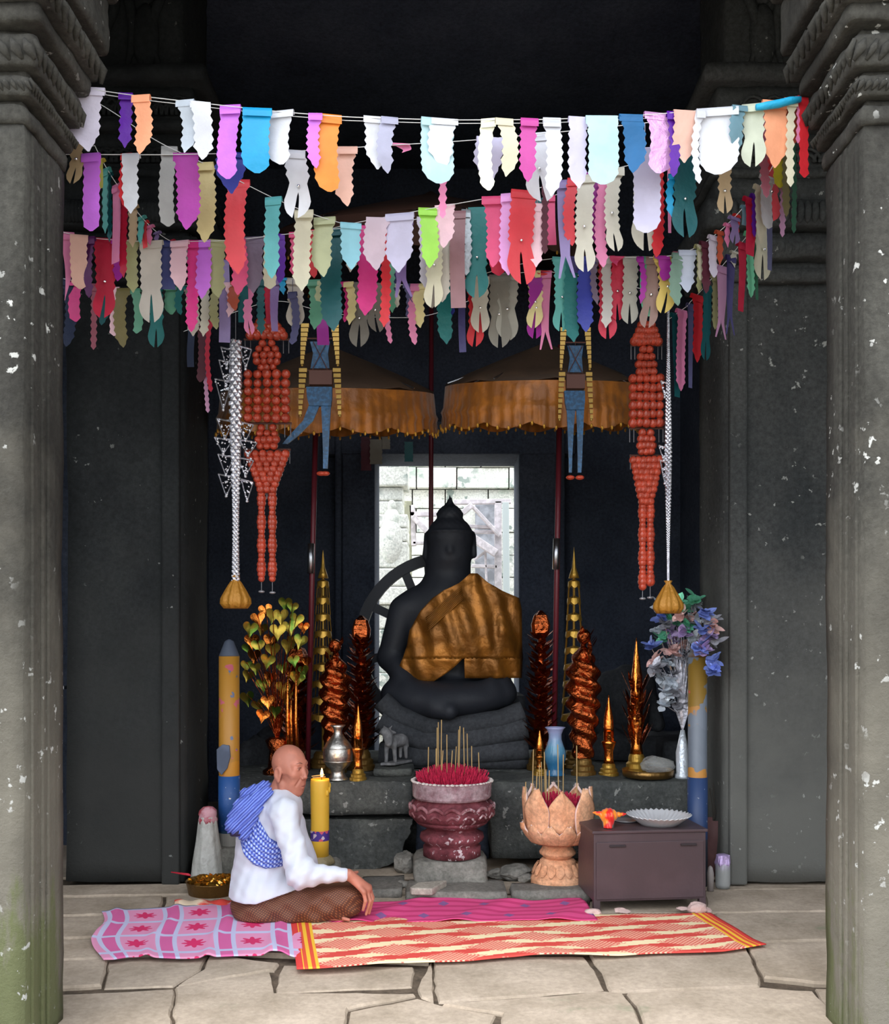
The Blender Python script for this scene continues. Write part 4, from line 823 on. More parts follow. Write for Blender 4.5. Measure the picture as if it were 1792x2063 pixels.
# ------------------------------------------------------------------ the statue
SY = 6.5; u = SY/F
def S(px, py, dy=0.0): return tuple(P(px, py, SY) + Vector((0, dy, 0)))
def statue(p):
    d = s_ell(p, S(907,1084), (47*u, 0.15, 46*u))
    k = 0.03
    def A(q, kk=k):
        nonlocal d; d = smin(d, q, kk)
    A(s_ell(p, S(907,1118,-0.01), (42*u, 0.13, 36*u)))
    A(s_ell(p, S(907,1040), (27*u, 0.09, 24*u)), 0.012)
    A(s_cap(p, S(907,1028), S(907,999), 14*u, 2*u), 0.006); A(s_ell(p, S(907,1074,-0.005), (50*u, 0.155, 7*u)), 0.006)
    A(s_cap(p, S(859,1078,0.02), S(858,1118,0.02), 5*u, 6*u), 0.01); A(s_cap(p, S(955,1078,0.02), S(956,1118,0.02), 5*u, 6*u), 0.01)
    A(s_cap(p, S(907,1092,-0.118), S(907,1112,-0.135), 4*u, 7*u), 0.02); A(s_cap(p, S(895,1128,-0.112), S(919,1128,-0.112), 5*u), 0.015)
    A(s_cap(p, S(885,1088,-0.115), S(900,1086,-0.125), 4*u), 0.02); A(s_cap(p, S(929,1088,-0.115), S(914,1086,-0.125), 4*u), 0.02)
    A(s_cap(p, S(907,1130,0.02), S(907,1185,0.02), 30*u), 0.05)
    A(s_cap(p, S(838,1222,0.02), S(975,1222,0.02), 38*u), 0.08)
    A(s_cap(p, S(900,1150,0.05), S(900,1190,0.05), 40*u, 55*u), 0.10)
    A(s_ell(p, S(907,1290), (82*u, 0.17, 125*u)), 0.08)
    # arms
    A(s_cap(p, S(815,1230), S(786,1325,0.0), 31*u, 25*u), 0.03); A(s_cap(p, S(786,1325), S(830,1385,-0.2), 24*u, 18*u), 0.03); A(s_cap(p, S(830,1385,-0.2), S(905,1405,-0.3), 17*u, 14*u), 0.03)
    A(s_cap(p, S(1012,1238), S(1028,1325), 31*u, 25*u), 0.03); A(s_cap(p, S(1028,1325), S(985,1385,-0.2), 24*u, 18*u), 0.03); A(s_cap(p, S(985,1385,-0.2), S(905,1408,-0.3), 17*u, 14*u), 0.03)
    # folded legs
    A(s_cap(p, S(860,1385), S(800,1398,-0.12), 34*u, 28*u), 0.05); A(s_cap(p, S(800,1398,-0.12), S(905,1425,-0.38), 26*u, 16*u), 0.05)
    A(s_cap(p, S(960,1385), S(1010,1394,-0.12), 34*u, 26*u), 0.05); A(s_cap(p, S(1010,1394,-0.12), S(880,1418,-0.34), 25*u, 15*u), 0.05)
    A(s_ell(p, S(905,1405,-0.15), (110*u, 0.22, 38*u)), 0.06)
    # hair curls
    hz = (p[2] - Z(1080, SY))
    d = d - 0.006*np.maximum(0, np.minimum(1, hz*8))*np.sin(p[0]*150)*np.sin(p[2]*150)
    return d
r = root('seated_statue', (X(907,SY), SY, Z(1445,SY)), 'dark seated stone buddha statue with pointed topknot in the middle of the shrine', 'statue')
M_st = mat('black_stone', srgb(36,39,46), 0.6, spec=0.3, bump=0.25, bscale=30)
link('figure', nets(statue, (X(745,SY), SY-0.56, Z(1462,SY)), (X(1070,SY), SY+0.25, Z(990,SY)), 0.0125), M_st, r, smooth=True)
# broken wheel-like halo behind the statue
m = MB(); Yh = 6.78
def H(px, py): return P(px, py, Yh)
arc = [(900 + 174*math.cos(math.radians(a)), 1298 - 174*math.sin(math.radians(a))) for a in range(92, 262, 6)]
n = len(arc); vs = []; fs = []
for i, (x, y) in enumerate(arc):
    dx, dy = (x-900)/174, (y-1298)/174
    for rr, yy in ((-11,-0.04),(11,-0.04),(11,0.04),(-11,0.04)): vs.append(H(x+dx*rr, y+dy*rr) + Vector((0, yy, 0)))
for i in range(n-1):
    for k in range(4): fs.append((4*i+k, 4*i+(k+1)%4, 4*i+4+(k+1)%4, 4*i+4+k))
fs += [(0,1,2,3), (4*n-4,4*n-3,4*n-2,4*n-1)]
m.add(vs, fs); m.build('halo_ring', M_st, r)
for a, b in (((811,1140),(842,1215)), ((735,1215),(800,1245)), ((733,1330),(800,1318)), ((862,1120),(868,1190))):
    m = MB(); pa, pb = H(*a), H(*b); d = (pb-pa).normalized(); m.obox((pa+pb)/2, d*(pb-pa).length/2, (0,0.03,0), d.cross(Vector((0,1,0)))*0.030); m.build('halo_spoke', M_st, r)
# golden robe
M_robe = mat('gold_foil_robe', srgb(150,96,34), 0.42, metal=0.55, bump=0.45, bscale=9, var=0.3, vscale=5, bdist=0.04)
def robe_sheet(rows, n=26, ph=0.0, fold=0.02):
    m = MB(); g = []
    K = []
    for (a, b) in zip(rows, rows[1:]):
        st = max(1, int((b[0]-a[0])/6))
        for j in range(st): t = j/st; K.append(tuple(lerp(a[i], b[i], t) for i in range(3)))
    K.append(rows[-1])
    for (y, xl, xr) in K:
        row = []
        for i in range(n+1):
            x = lerp(xl, xr, i/n); q = (x - 925)/130.0
            bul = -0.235 + 0.16*q*q - 0.06*math.sin(min(1, max(0, (y-1160)/220))*PI)
            wv = fold*math.sin((x - (y-1160)*0.25)*0.17 + 2.0*nz((x*0.01, y*0.006, 0), 1.0)) + 0.022*nz((x*0.012, y*0.012, 0.3), 1.4) - 0.03*math.exp(-((x - 1015 + (y-1230)*0.08)/9)**2)*(1 if y > 1230 else 0)
            row.append(P(x, y, SY + bul + wv))
        g.append(row)
    m.grid(g); return m
rb = robe_sheet([(1155,948,962),(1175,925,985),(1190,893,1012),(1205,872,1046),(1230,848,1051),(1270,826,1052),(1300,821,1052),(1327,812,1052)], 34, 0.3, 0.012).build('robe', M_robe, r, smooth=True, label='shiny gold foil robe over one shoulder'); solid(rb, 0.008)
b2 = robe_sheet([(1325,936,1052),(1345,936,1052),(1366,937,1051)], 18, 0.3+16*0.9, 0.012).build('robe_panel', M_robe, r, smooth=True); solid(b2, 0.008)
b2 = robe_sheet([(1325,812,934),(1340,806,920),(1355,808,902),(1368,820,882),(1378,848,866)], 18, 0.3, 0.012).build('robe_panel', M_robe, r, smooth=True); solid(b2, 0.008)
m = MB()
for k in range(9): m.tube([P(lerp(858,930,i/8) + k*0.5, lerp(1245,1180,i/8) + k*3.2, SY - 0.30 - 0.006*math.sin(i*1.7+k)) for i in range(9)], 0.004, 5)
m.build('pleat', M_robe, r, smooth=True)

# second, headless seated figure in the shadow at the right
def torso2(p):
    Y2 = 6.75; q = lambda x, y, dy=0: tuple(P(x, y, Y2) + Vector((0, dy, 0))); v = Y2/F
    d = s_ell(p, q(1262,1420), (50*v, 0.15, 70*v)); d = smin(d, s_cap(p, q(1228,1375), q(1296,1375), 24*v), 0.06)
    d = smin(d, s_cap(p, q(1222,1385), q(1204,1460), 18*v, 15*v), 0.03); d = smin(d, s_cap(p, q(1302,1385), q(1326,1460), 18*v, 15*v), 0.03)
    d = smin(d, s_cap(p, q(1204,1460), q(1255,1490,-0.2), 15*v, 11*v), 0.03)
    d = smin(d, s_cap(p, q(1206,1510,-0.1), q(1330,1510,-0.1), 30*v, 30*v), 0.05); d = smin(d, s_cap(p, q(1262,1355), q(1262,1372), 17*v), 0.04)
    return d
Y2 = 6.75
link('headless_statue', nets(torso2, (X(1165,Y2), Y2-0.35, AZ), (X(1375,Y2), Y2+0.2, Z(1335,Y2)), 0.016), M_ped, smooth=True, label='dark headless seated stone figure in shadow at the right of the altar', cat='statue')
link('stone_stump', rock_mesh(P(510,1540,6.5) , 0.17, 4, (0.75,0.8,1.15)), M_ped, smooth=True, label='dim rounded stone stump behind the seated woman', cat='stone')
link('stone_stump', rock_mesh((X(560,6.7),6.7,0.62) , 0.2, 9, (0.9,0.8,0.9)), M_ped, smooth=True, label='dim stone lump among the copper foil trees at the left', cat='stone')
m0 = rough_box(X(1340,6.3), X(1440,6.3), 6.3, 7.0, AZ, 0.66, 0.06, 0.012, 21.0); link('stone_block', m0, M_ped, smooth=True, label='dark low stone block behind the painted candle at the right', cat='stone block')

# ------------------------------------------------------------------ foil trees, spires and vases
M_cop = mat('copper_foil', srgb(176,88,46), 0.24, metal=1.0, bump=0.9, bscale=34, var=0.3, vscale=18, bdist=0.02)
M_cop2 = mat('orange_copper_foil', srgb(232,138,60), 0.22, metal=1.0, bump=0.5, bscale=26, bdist=0.015)
M_gold = mat('gold_paper', srgb(176,138,58), 0.35, metal=0.7, bump=0.3, bscale=40)
M_gold2 = mat('old_gold_base', srgb(120,92,46), 0.4, metal=0.7, bump=0.4, bscale=50)
def base_steps(m, c, R, h, n=4):
    m.lathe(c, [(R, 0), (R, h*0.22), (R*0.86, h*0.30), (R*0.86, h*0.5), (R*0.68, h*0.6), (R*0.66, h*0.8), (R*0.5, h)], 24)
def leaf(m, c, d, up, L, W_, curl=0.3):
    d = Vector(d).normalized(); up = Vector(up); sd = d.cross(up).normalized(); rows = []
    for i in range(6):
        t = i/5; w_ = W_*math.sin(PI*min(1, 0.12 + t*0.88))**0.8 if i < 5 else 0.0005
        q = Vector(c) + d*L*t + up*(curl*L*t*t); rows.append([q - sd*w_ + up*w_*0.3, q, q + sd*w_ + up*w_*0.3])
    m.grid(rows)
def foil_plant(cx, yt, yb, wpx, style, label, mt=M_cop):
    Y = YB(yb); v = Y/F; c = P(cx, yb, Y); c.z = AZ; H_ = Z(yt, Y) - AZ; R = wpx*0.5*v
    r = root('foil_tree', c, label, 'foil tree', 'copper foil trees on the altar')
    m = MB(); base_steps(m, c, R*0.75, H_*0.13); m.build('base', M_gold2, r, smooth=False)
    m = MB(); m.tube([c + Vector((0,0,H_*0.1)), c + Vector((0,0,H_*0.9))], R*0.16, 10); m.build('stem', mt, r, smooth=True)
    m = MB()
    if style == 'spiral':
        prof = []
        n = 90
        for i in range(n+1):
            t = i/n; rr = R*(0.55 + 0.4*math.sin(min(1, t*1.3)*PI*0.55)) * (1 if t < 0.7 else max(0.15, 1 - ((t-0.7)/0.3)**2*0.75)); prof.append((rr, H_*(0.12 + 0.76*t)))
        m.lathe(c, prof, 40, lambda a, rr, z: (rr*(1 + 0.16*math.sin(a*2 + z*62/(H_/0.9)) + 0.05*math.sin(a*5)), z))
        for k in range(2): m.ico(c + Vector((0, -R*0.2, H_*(0.95 - 0.13*k))), R*0.42, 2, (1, 1, 1.1))
        for k in range(14): leaf(m, c + Vector((rnd.uniform(-.5,.5)*R, -R*0.5, H_*rnd.uniform(0.7,0.97))), (rnd.uniform(-1,1), -0.6, 0.8), (0,-0.3,1), R*0.5, R*0.14)
    else:
        nr = int(H_/0.055)
        for j in range(nr):
            t = j/nr; z = H_*(0.12 + 0.74*t); rr = R*(1 - 0.35*t)
            for i in range(7):
                a = 2*PI*(i + 0.5*(j%2))/7 + rnd.uniform(-.15,.15); d = (math.cos(a), math.sin(a), rnd.uniform(0.15,0.7))
                leaf(m, c + Vector((math.cos(a)*rr*0.2, math.sin(a)*rr*0.2, z)), d, (0,0,1), rr*0.95, rr*0.27, 0.35)
        m.lathe(c + Vector((0,0,H_*0.82)), [(R*0.2,0),(R*0.45,H_*0.04),(R*0.5,H_*0.09),(R*0.35,H_*0.15),(R*0.08,H_*0.18)], 14, lambda a, rr, z: (rr*(1+0.15*math.sin(a*5)), z))
    m.build('foliage', mt, r, smooth=(style == 'spiral'))
    return r
foil_plant(676, 1288, 1556, 62, 'spiral', 'copper foil tree with spiral bands left of the statue', M_cop)
foil_plant(728, 1240, 1550, 76, 'leafy', 'tall copper foil tree with fanned leaves close to the left of the statue')
foil_plant(1090, 1230, 1550, 76, 'leafy', 'tall copper foil tree with fanned leaves right beside the statue')
foil_plant(1176, 1268, 1562, 68, 'spiral', 'broad copper foil tree with spiral bands behind the blue vase', M_cop)
foil_plant(600, 1300, 1545, 80, 'leafy', 'dim copper foil tree behind the heart leaf tree')
def spire(cx, yt, yb, wpx, label, mt, rings=4, stage=0.0):
    Y = YB(yb); v = Y/F; c = P(cx, yb, Y); c.z = AZ; H_ = Z(yt, Y) - AZ; R = wpx*0.5*v
    r = root('foil_cone', c, label, 'foil cone', 'copper foil cones on the altar')
    m = MB(); base_steps(m, c, R*1.35, H_*0.16); m.build('base', M_gold, r)
    m = MB(); m.lathe(c, [(R*0.75,H_*0.15),(R*0.62,H_*0.2),(R*0.6,H_*0.30),(R*0.95,H_*0.40),(R*1.0,H_*0.42),(R*0.7,H_*0.43),(R*0.72,H_*0.55)], 24, lambda a, rr, z: (rr*(1 + 0.03*math.sin(a*8)), z)); m.build('stand', mt, r, smooth=True)
    m = MB(); m.lathe(c, [(R*0.62,H_*0.54),(R*0.66,H_*0.60),(R*0.6,H_*0.72),(R*0.3,H_*0.86),(R*0.12,H_*0.95),(0.002,H_)], 24, lambda a, rr, z: (rr*(1 + 0.07*math.sin(a*3 + z*14)), z)); m.build('cone', mt, r, smooth=True)
    if stage:
        for zz in (0.22, 0.36, 0.47, 0.60):
            m = MB()
            for i in range(9):
                a = 2*PI*i/9 + zz*9; leaf(m, c + Vector((math.cos(a)*R*0.7, math.sin(a)*R*0.7, H_*zz)), (math.cos(a)*0.45, math.sin(a)*0.45, 1), (math.cos(a)*0.2, math.sin(a)*0.2, 0.2), H_*0.16, R*0.24, 0.2)
            m.build('petal_ring', M_cop, r, smooth=True)
    return r
spire(722, 1418, 1572, 26, 'small orange foil cone with a gold base beside the silver vase', M_cop2)
spire(1227, 1400, 1562, 30, 'short orange foil cone on a gold base right of the blue vase', M_cop2)
spire(1283, 1284, 1560, 36, 'tall orange foil cone ringed with petals near the right end of the altar', M_cop2, stage=1.0)
spire(1088, 1470, 1562, 22, 'smallest orange foil cone left of the blue vase', M_cop2)
def chatra(cx, yt, yb, label):
    Y = YB(yb); v = Y/F; c = P(cx, yb, Y); c.z = AZ; H_ = Z(yt, Y) - AZ
    r = root('tiered_parasol', c, label, 'tiered parasol', 'gold tiered parasols on the altar')
    m = MB(); base_steps(m, c, 0.09, 0.10); m.build('base', M_gold2, r)
    m = MB(); m.tube([c, c + Vector((0,0,H_*0.88))], 0.008, 8); m.build('pole', M_gold, r)
    n = 9
    for k in range(n):
        z = Z(lerp(1172, 1440, k/(n-1)), Y); R = v*lerp(12, 26, k/(n-1)); m = MB(); rows = []
        for t in (0, 0.4, 1):
            rows.append([(c.x + R*(0.92+0.08*t)*math.cos(2*PI*i/48), c.y + R*(0.92+0.08*t)*math.sin(2*PI*i/48), z - t*v*(8 + 5*abs(math.sin(2*PI*i/48*3)))) for i in range(49)])
        m.grid(rows); m.lathe((c.x, c.y, z), [(R*0.92, 0), (R*0.4, v*3), (0.006, v*5)], 24, capb=False, capt=False)
        for i in range(6):
            a = 2*PI*i/6 + 0.3; m.tube([(c.x + R*0.9*math.cos(a), c.y + R*0.9*math.sin(a), z), (c.x + R*1.08*math.cos(a), c.y + R*1.08*math.sin(a), z - v*(33 if k < n-1 else 10))], 0.0018, 4)
        solid(m.build('tier', M_gold, r), 0.003)
    m = MB(); m.lathe((c.x, c.y, Z(1165, Y)), [(v*11,0),(v*8,v*10),(v*4,v*22),(v*3.2,v*34),(v*1.2,v*52),(0.001,Z(yt,Y)-Z(1165,Y))], 16); m.build('spire', M_gold, r, smooth=True)
chatra(651, 1108, 1545, 'slender gold tiered parasol with a spire left of the statue')
chatra(1157, 1102, 1545, 'slender gold tiered parasol with a spire right of the statue')

# heart leaf tree
def heart(m, c, ax, up, s):
    pts = []
    for i in range(24):
        t = 2*PI*i/24; x = 16*math.sin(t)**3; y = 13*math.cos(t) - 5*math.cos(2*t) - 2*math.cos(3*t) - math.cos(4*t); pts.append((x/17, y/17 if y > -12 else y/13.5))
    c = Vector(c); nn = Vector(ax).cross(Vector(up)).normalized(); n = len(pts)
    vs = [c - nn*0.010] + [c + Vector(ax)*x*s + Vector(up)*y*s for x, y in pts]
    m.add(vs, [(0, i+1, (i+1) % n + 1) for i in range(n)])
M_lg = mat('gold_green_foil_leaf', srgb(176,150,62), 0.32, metal=0.9, col2=srgb(96,130,50), vscale=9, thr=(0.45,0.6), bump=0.2)
Yt = 5.95; c = P(560, 1550, Yt); c.z = AZ
r = root('heart_leaf_tree', c, 'gold foil tree with heart shaped leaves above the seated woman', 'foil tree')
m = MB(); m.lathe(c, [(0.09,0),(0.09,0.02),(0.06,0.04),(0.05,0.14),(0.075,0.2),(0.05,0.22)], 24); m.build('vase', M_cop, r, smooth=True)
m = MB(); HL = [(508,1290),(550,1238),(583,1262),(598,1247),(545,1290),(580,1300),(497,1340),(500,1360),(512,1320),(540,1330),(550,1308),(592,1330),(618,1332),(530,1378),(498,1405),(520,1420),(540,1412),(555,1432),(558,1452),(566,1240),(520,1245),(606,1290),(575,1215),(528,1265),(612,1262),(560,1270),(500,1305),(590,1222),(535,1228),(570,1345),(515,1345),(575,1400),(545,1365),(600,1365),(590,1290),(520,1300),(530,1440),(570,1385),(612,1350),(505,1265),(545,1420)]
for i, (x, y) in enumerate(HL):
    y0 = Yt + rnd.uniform(-0.12, 0.12); m.tube([c + Vector((0,0,0.2)), P(lerp(560,x,0.5), lerp(1470,y,0.6), lerp(Yt,y0,0.6)), P(x, y-6, y0)], 0.0022, 4)
m.build('branch', M_cop, r)
for i, (x, y) in enumerate(HL):
    y0 = Yt + rnd.uniform(-0.12, 0.12); a = rnd.uniform(-0.5, 0.5); t = rnd.uniform(-0.25, 0.25)
    m = MB(); heart(m, P(x, y, y0), (math.cos(a)*math.cos(t), math.sin(a), math.sin(t)), (-math.sin(t), rnd.uniform(-0.3, 0.1), math.cos(t)), rnd.uniform(13, 18)*Yt/F)
    m.build('heart_leaf', M_lg if i % 4 else M_cop2, r, smooth=True)
m = MB()
for px, top in ((583,1330),(600,1318),(590,1400)): m.tube([P(px, 1540, Yt-0.05), P(px - 4, 1450, Yt-0.05), P(px - 2, top, Yt-0.05)], [0.014, 0.012, 0.003], 10)
m.build('foil_spike', M_cop2, r, smooth=True)
# silver tree with iridescent flowers, right
Ys = 5.75; c = P(1376, 1548, Ys); c.z = AZ
r = root('silver_foil_tree', c, 'silver foil tree with iridescent flowers beside the painted candle', 'foil tree')
M_hol = []
for k, cc in enumerate(((228,236,246),(205,180,230),(130,225,185),(140,160,235),(250,205,200),(180,180,190))):
    M_hol.append(mat('iridescent_foil_%s' % 'silver violet green blue peach grey'.split()[k], srgb(*cc), 0.28, metal=0.35, bump=0.6, bscale=60, emit=None))
m = MB(); m.lathe(c, [(0.045,0),(0.045,0.02),(0.036,0.03),(0.038,0.15),(0.03,0.19),(0.012,0.28)], 18, lambda a, rr, z: (rr*(1 + 0.05*math.sin(a*9 + z*90)), z)); m.build('wrapped_vase', M_hol[0], r, smooth=True, label='vase wrapped in glittering silver foil')
SF = [(1332,1222),(1358,1200),(1404,1202),(1420,1232),(1372,1238),(1340,1258),(1326,1270),(1350,1272),(1386,1262),(1416,1268),(1434,1262),(1440,1290),(1400,1284),(1360,1290),(1330,1285),(1436,1330),(1318,1330),(1322,1345),(1345,1332),(1352,1360),(1380,1225),(1412,1300),(1390,1240),(1432,1245),(1340,1395),(1362,1392),(1330,1368),(1438,1350),(1375,1300),(1345,1240),(1395,1215),(1425,1285),(1365,1215),(1330,1240),(1350,1310),(1385,1320),(1400,1250),(1420,1310),(1355,1250),(1310,1300),(1340,1420),(1370,1420),(1355,1375),(1375,1275)]
m = MB()
for x, y in SF: m.tube([c + Vector((0,0,0.27)), P(lerp(1376,x,0.35), lerp(1450,y,0.5), Ys), P(x, y, Ys + rnd.uniform(-.05,.05) if x < 1405 else 5.16)], 0.0028, 4)
m.build('branch', M_clear, r)
for i, (x, y) in enumerate(SF):
    m = MB(); q = P(x, y, Ys + rnd.uniform(-0.08, 0.05) if x < 1405 else 5.16)
    for j in range(11): leaf(m, q + Vector((rnd.uniform(-.015,.015), 0, rnd.uniform(-.015,.015))), (rnd.uniform(-1,1), rnd.uniform(-1,0.2), rnd.uniform(-1,0.6)), (0,-0.4,0.6), rnd.uniform(0.04,0.07), 0.022, 0.3)
    m.build('foil_flower', M_hol[(i*7) % 6 if y < 1360 else (5 if i % 2 else 0)], r)

# painted tall candles
def band_mat(name, stops, blotch):
    m = bpy.data.materials.new(name); m.use_nodes = True; nt = m.node_tree; N = nt.nodes; L = nt.links; b = N['Principled BSDF']; b.inputs['Roughness'].default_value = 0.5
    tc = N.new('ShaderNodeTexCoord'); sp = N.new('ShaderNodeSeparateXYZ'); L.new(tc.outputs['Object'], sp.inputs[0])
    nn = N.new('ShaderNodeTexNoise'); nn.inputs['Scale'].default_value = 9; nn.inputs['Detail'].default_value = 3; L.new(tc.outputs['Object'], nn.inputs['Vector'])
    ma = N.new('ShaderNodeMath'); ma.operation = 'MULTIPLY_ADD'; L.new(nn.outputs['Fac'], ma.inputs[0]); ma.inputs[1].default_value = 0.10; L.new(sp.outputs['Z'], ma.inputs[2])
    rr = N.new('ShaderNodeValToRGB'); L.new(ma.outputs[0], rr.inputs[0]); rr.color_ramp.interpolation = 'CONSTANT'
    el = rr.color_ramp.elements; el[0].position = stops[0][0]; el[0].color = (*srgb(*stops[0][1]), 1); el[1].position = stops[1][0]; el[1].color = (*srgb(*stops[1][1]), 1)
    for p_, c_ in stops[2:]: e = el.new(p_); e.color = (*srgb(*c_), 1)
    cur = rr.outputs[0]
    for (cc, th, sc_, off) in blotch:
        n2 = N.new('ShaderNodeTexNoise'); n2.inputs['Scale'].default_value = sc_; n2.inputs['Detail'].default_value = 2; mp = N.new('ShaderNodeMapping'); mp.inputs['Location'].default_value = (off, off, 0); L.new(tc.outputs['Object'], mp.inputs[0]); L.new(mp.outputs[0], n2.inputs['Vector'])
        r2 = N.new('ShaderNodeValToRGB'); L.new(n2.outputs['Fac'], r2.inputs[0]); r2.color_ramp.elements[0].position = th; r2.color_ramp.elements[1].position = th + 0.02
        mx = N.new('ShaderNodeMix'); mx.data_type = 'RGBA'; L.new(r2.outputs[0], mx.inputs[0]); L.new(cur, mx.inputs[6]); mx.inputs[7].default_value = (*srgb(*cc), 1); cur = mx.outputs[2]
    L.new(cur, b.inputs['Base Color']); return m
Yc = 5.42; c = P(462, 1705, Yc); c.z = 0.185; v = Yc/F
r = root('painted_candle', c, 'tall ceremonial candle painted yellow above and blue below at the left', 'candle', 'tall painted candles')
def zz(py): return Z(py, Yc) - c.z
m = MB(); m.lathe(c, [(22*v,0),(22*v,zz(1676))], 32); m.build('base', mat('grey_plaster', srgb(120,118,112), 0.8), r, smooth=False, label='grey base')
m = MB(); m.lathe(c, [(21.5*v,zz(1676)),(21.5*v,zz(1562))], 32); m.build('lower_wrap', band_mat('blue_wrap', [(-1,(60,100,130)),(0.12,(34,78,140))], [((205,205,200),0.70,60,3.0),((60,120,170),0.62,12,1.0)]), r, smooth=True, label='blue lower wrap with pale marks')
m = MB(); m.lathe(c, [(20.5*v,zz(1562)),(20.5*v,zz(1322))], 32, capb=False); m.build('upper_body', band_mat('yellow_wax_paint', [(-1,(190,130,40)),(0.5,(176,124,44))], [((190,96,110),0.63,16,5.0),((96,110,140),0.64,17,9.0)]), r, smooth=True, label='yellow upper body with worn painted flowers')
m = MB(); m.lathe(c, [(20.5*v,zz(1322)),(19*v,zz(1318)),(9*v,zz(1292)),(2*v,zz(1288))], 32); m.build('cone_tip', mat('grey_tip', srgb(74,82,98), 0.7), r, smooth=True, label='dull grey cone tip')
m = MB(); pl = [(436,1510),(448,1500),(462,1502),(464,1525),(458,1548),(446,1562),(437,1550)]; m.prism([P(x, y, Yc-0.068) for x, y in pl], (0, 0.02, 0)); bevel(m.build('peeling_flap', mat('grey_flap', srgb(84,94,114), 0.7, var=0.2), r), 0.004)
Yc = 5.28; c = P(1406, 1740, Yc); c.z = 0.0; v = Yc/F
def zz(py): return Z(py, Yc) - c.z
r = root('painted_candle', c, 'tall ceremonial candle with peeling paint and a brown cone tip at the right', 'candle', 'tall painted candles')
m = MB(); m.lathe(c, [(20*v,0),(20*v,zz(1565))], 32); m.build('lower_wrap', band_mat('blue_wrap_dim', [(-1,(44,52,64)),(0.3,(40,62,104))], [((160,165,170),0.70,40,2.0)]), r, smooth=True, label='blue lower wrap')
m = MB(); m.lathe(c, [(19*v,zz(1565)),(19*v,zz(1322))], 32, capb=False); m.build('upper_body', band_mat('peeled_paint', [(-1,(30,64,66)),(0.57,(186,130,62)),(0.68,(108,116,128)),(0.90,(170,120,60)),(1.13,(196,92,92)),(1.22,(134,104,40))], [((112,120,132),0.56,10,6.0),((200,80,80),0.70,14,4.0)]), r, smooth=True, label='upper body with peeling grey, pink and gold paint')
m = MB(); m.lathe(c, [(19.5*v,zz(1324)),(20*v,zz(1316)),(15*v,zz(1314)),(12*v,zz(1304)),(3*v,zz(1290))], 32); m.build('cone_tip', mat('brown_tip', srgb(96,70,44), 0.6, col2=srgb(130,140,150)), r, smooth=True, label='brown cone tip')

# silver vase, blue vase, bull, gold tray
M_silver = mat('engraved_silver', (0.62,0.60,0.56), 0.36, metal=1.0, bump=0.5, bscale=70, var=0.15, vscale=60, bdist=0.004)
Yv = 5.70; c = P(681, 1570, Yv); c.z = AZ; v = Yv/F
r = root('silver_vase', c, 'engraved silver vase on the altar behind the yellow candle', 'vase')
m = MB(); K = [(22,0),(22,2),(17,6),(13,14),(14,20),(22,27),(29,38),(30,52),(29,64),(24,74),(15,84),(9,92),(8,98),(10,104),(16,110),(14,110),(7,104)]
m.lathe(c, [(a*v, b*v) for a, b in K], 48); m.build('body', M_silver, r, smooth=True)
for hh, rr in ((64, 29.5), (38, 29.5)): 
    m = MB(); m.lathe(c, [((rr-0.5)*v,(hh-1.2)*v),((rr+1)*v,hh*v),((rr-0.5)*v,(hh+1.2)*v)], 40); m.build('rim_band', M_silver, r, smooth=True)
Yv = YB(1563); c = P(1119, 1563, Yv); c.z = AZ; v = Yv/F
r = root('blue_vase', c, 'glazed vase pale at the top and blue at the bottom', 'vase')
gm = bpy.data.materials.new('blue_glaze'); gm.use_nodes = True; gn = gm.node_tree.nodes; gl = gm.node_tree.links
tc = gn.new('ShaderNodeTexCoord'); sp = gn.new('ShaderNodeSeparateXYZ'); gl.new(tc.outputs['Object'], sp.inputs[0]); nn = gn.new('ShaderNodeTexNoise'); nn.inputs['Scale'].default_value = 30; gl.new(tc.outputs['Object'], nn.inputs['Vector'])
ma = gn.new('ShaderNodeMath'); ma.operation = 'MULTIPLY_ADD'; gl.new(nn.outputs['Fac'], ma.inputs[0]); ma.inputs[1].default_value = 0.06; gl.new(sp.outputs['Z'], ma.inputs[2])
rr = gn.new('ShaderNodeValToRGB'); gl.new(ma.outputs[0], rr.inputs[0]); el = rr.color_ramp.elements; el[0].position = 0.10; el[0].color = (*srgb(44,100,140), 1); el[1].position = 0.30; el[1].color = (*srgb(160,165,205), 1); e = el.new(0.2); e.color = (*srgb(96,150,180), 1)
gl.new(rr.outputs[0], gn['Principled BSDF'].inputs['Base Color']); gn['Principled BSDF'].inputs['Roughness'].default_value = 0.15
K = [(19,0),(20,3),(17,9),(15,14),(19,26),(22,40),(21,50),(16,64),(13,74),(13,84),(17,94),(21,98),(19,98),(13,92),(10,84)]
m = MB(); m.lathe(c, [(a*v, b*v) for a, b in K], 48); m.build('body', gm, r, smooth=True)
Yv = 6.0
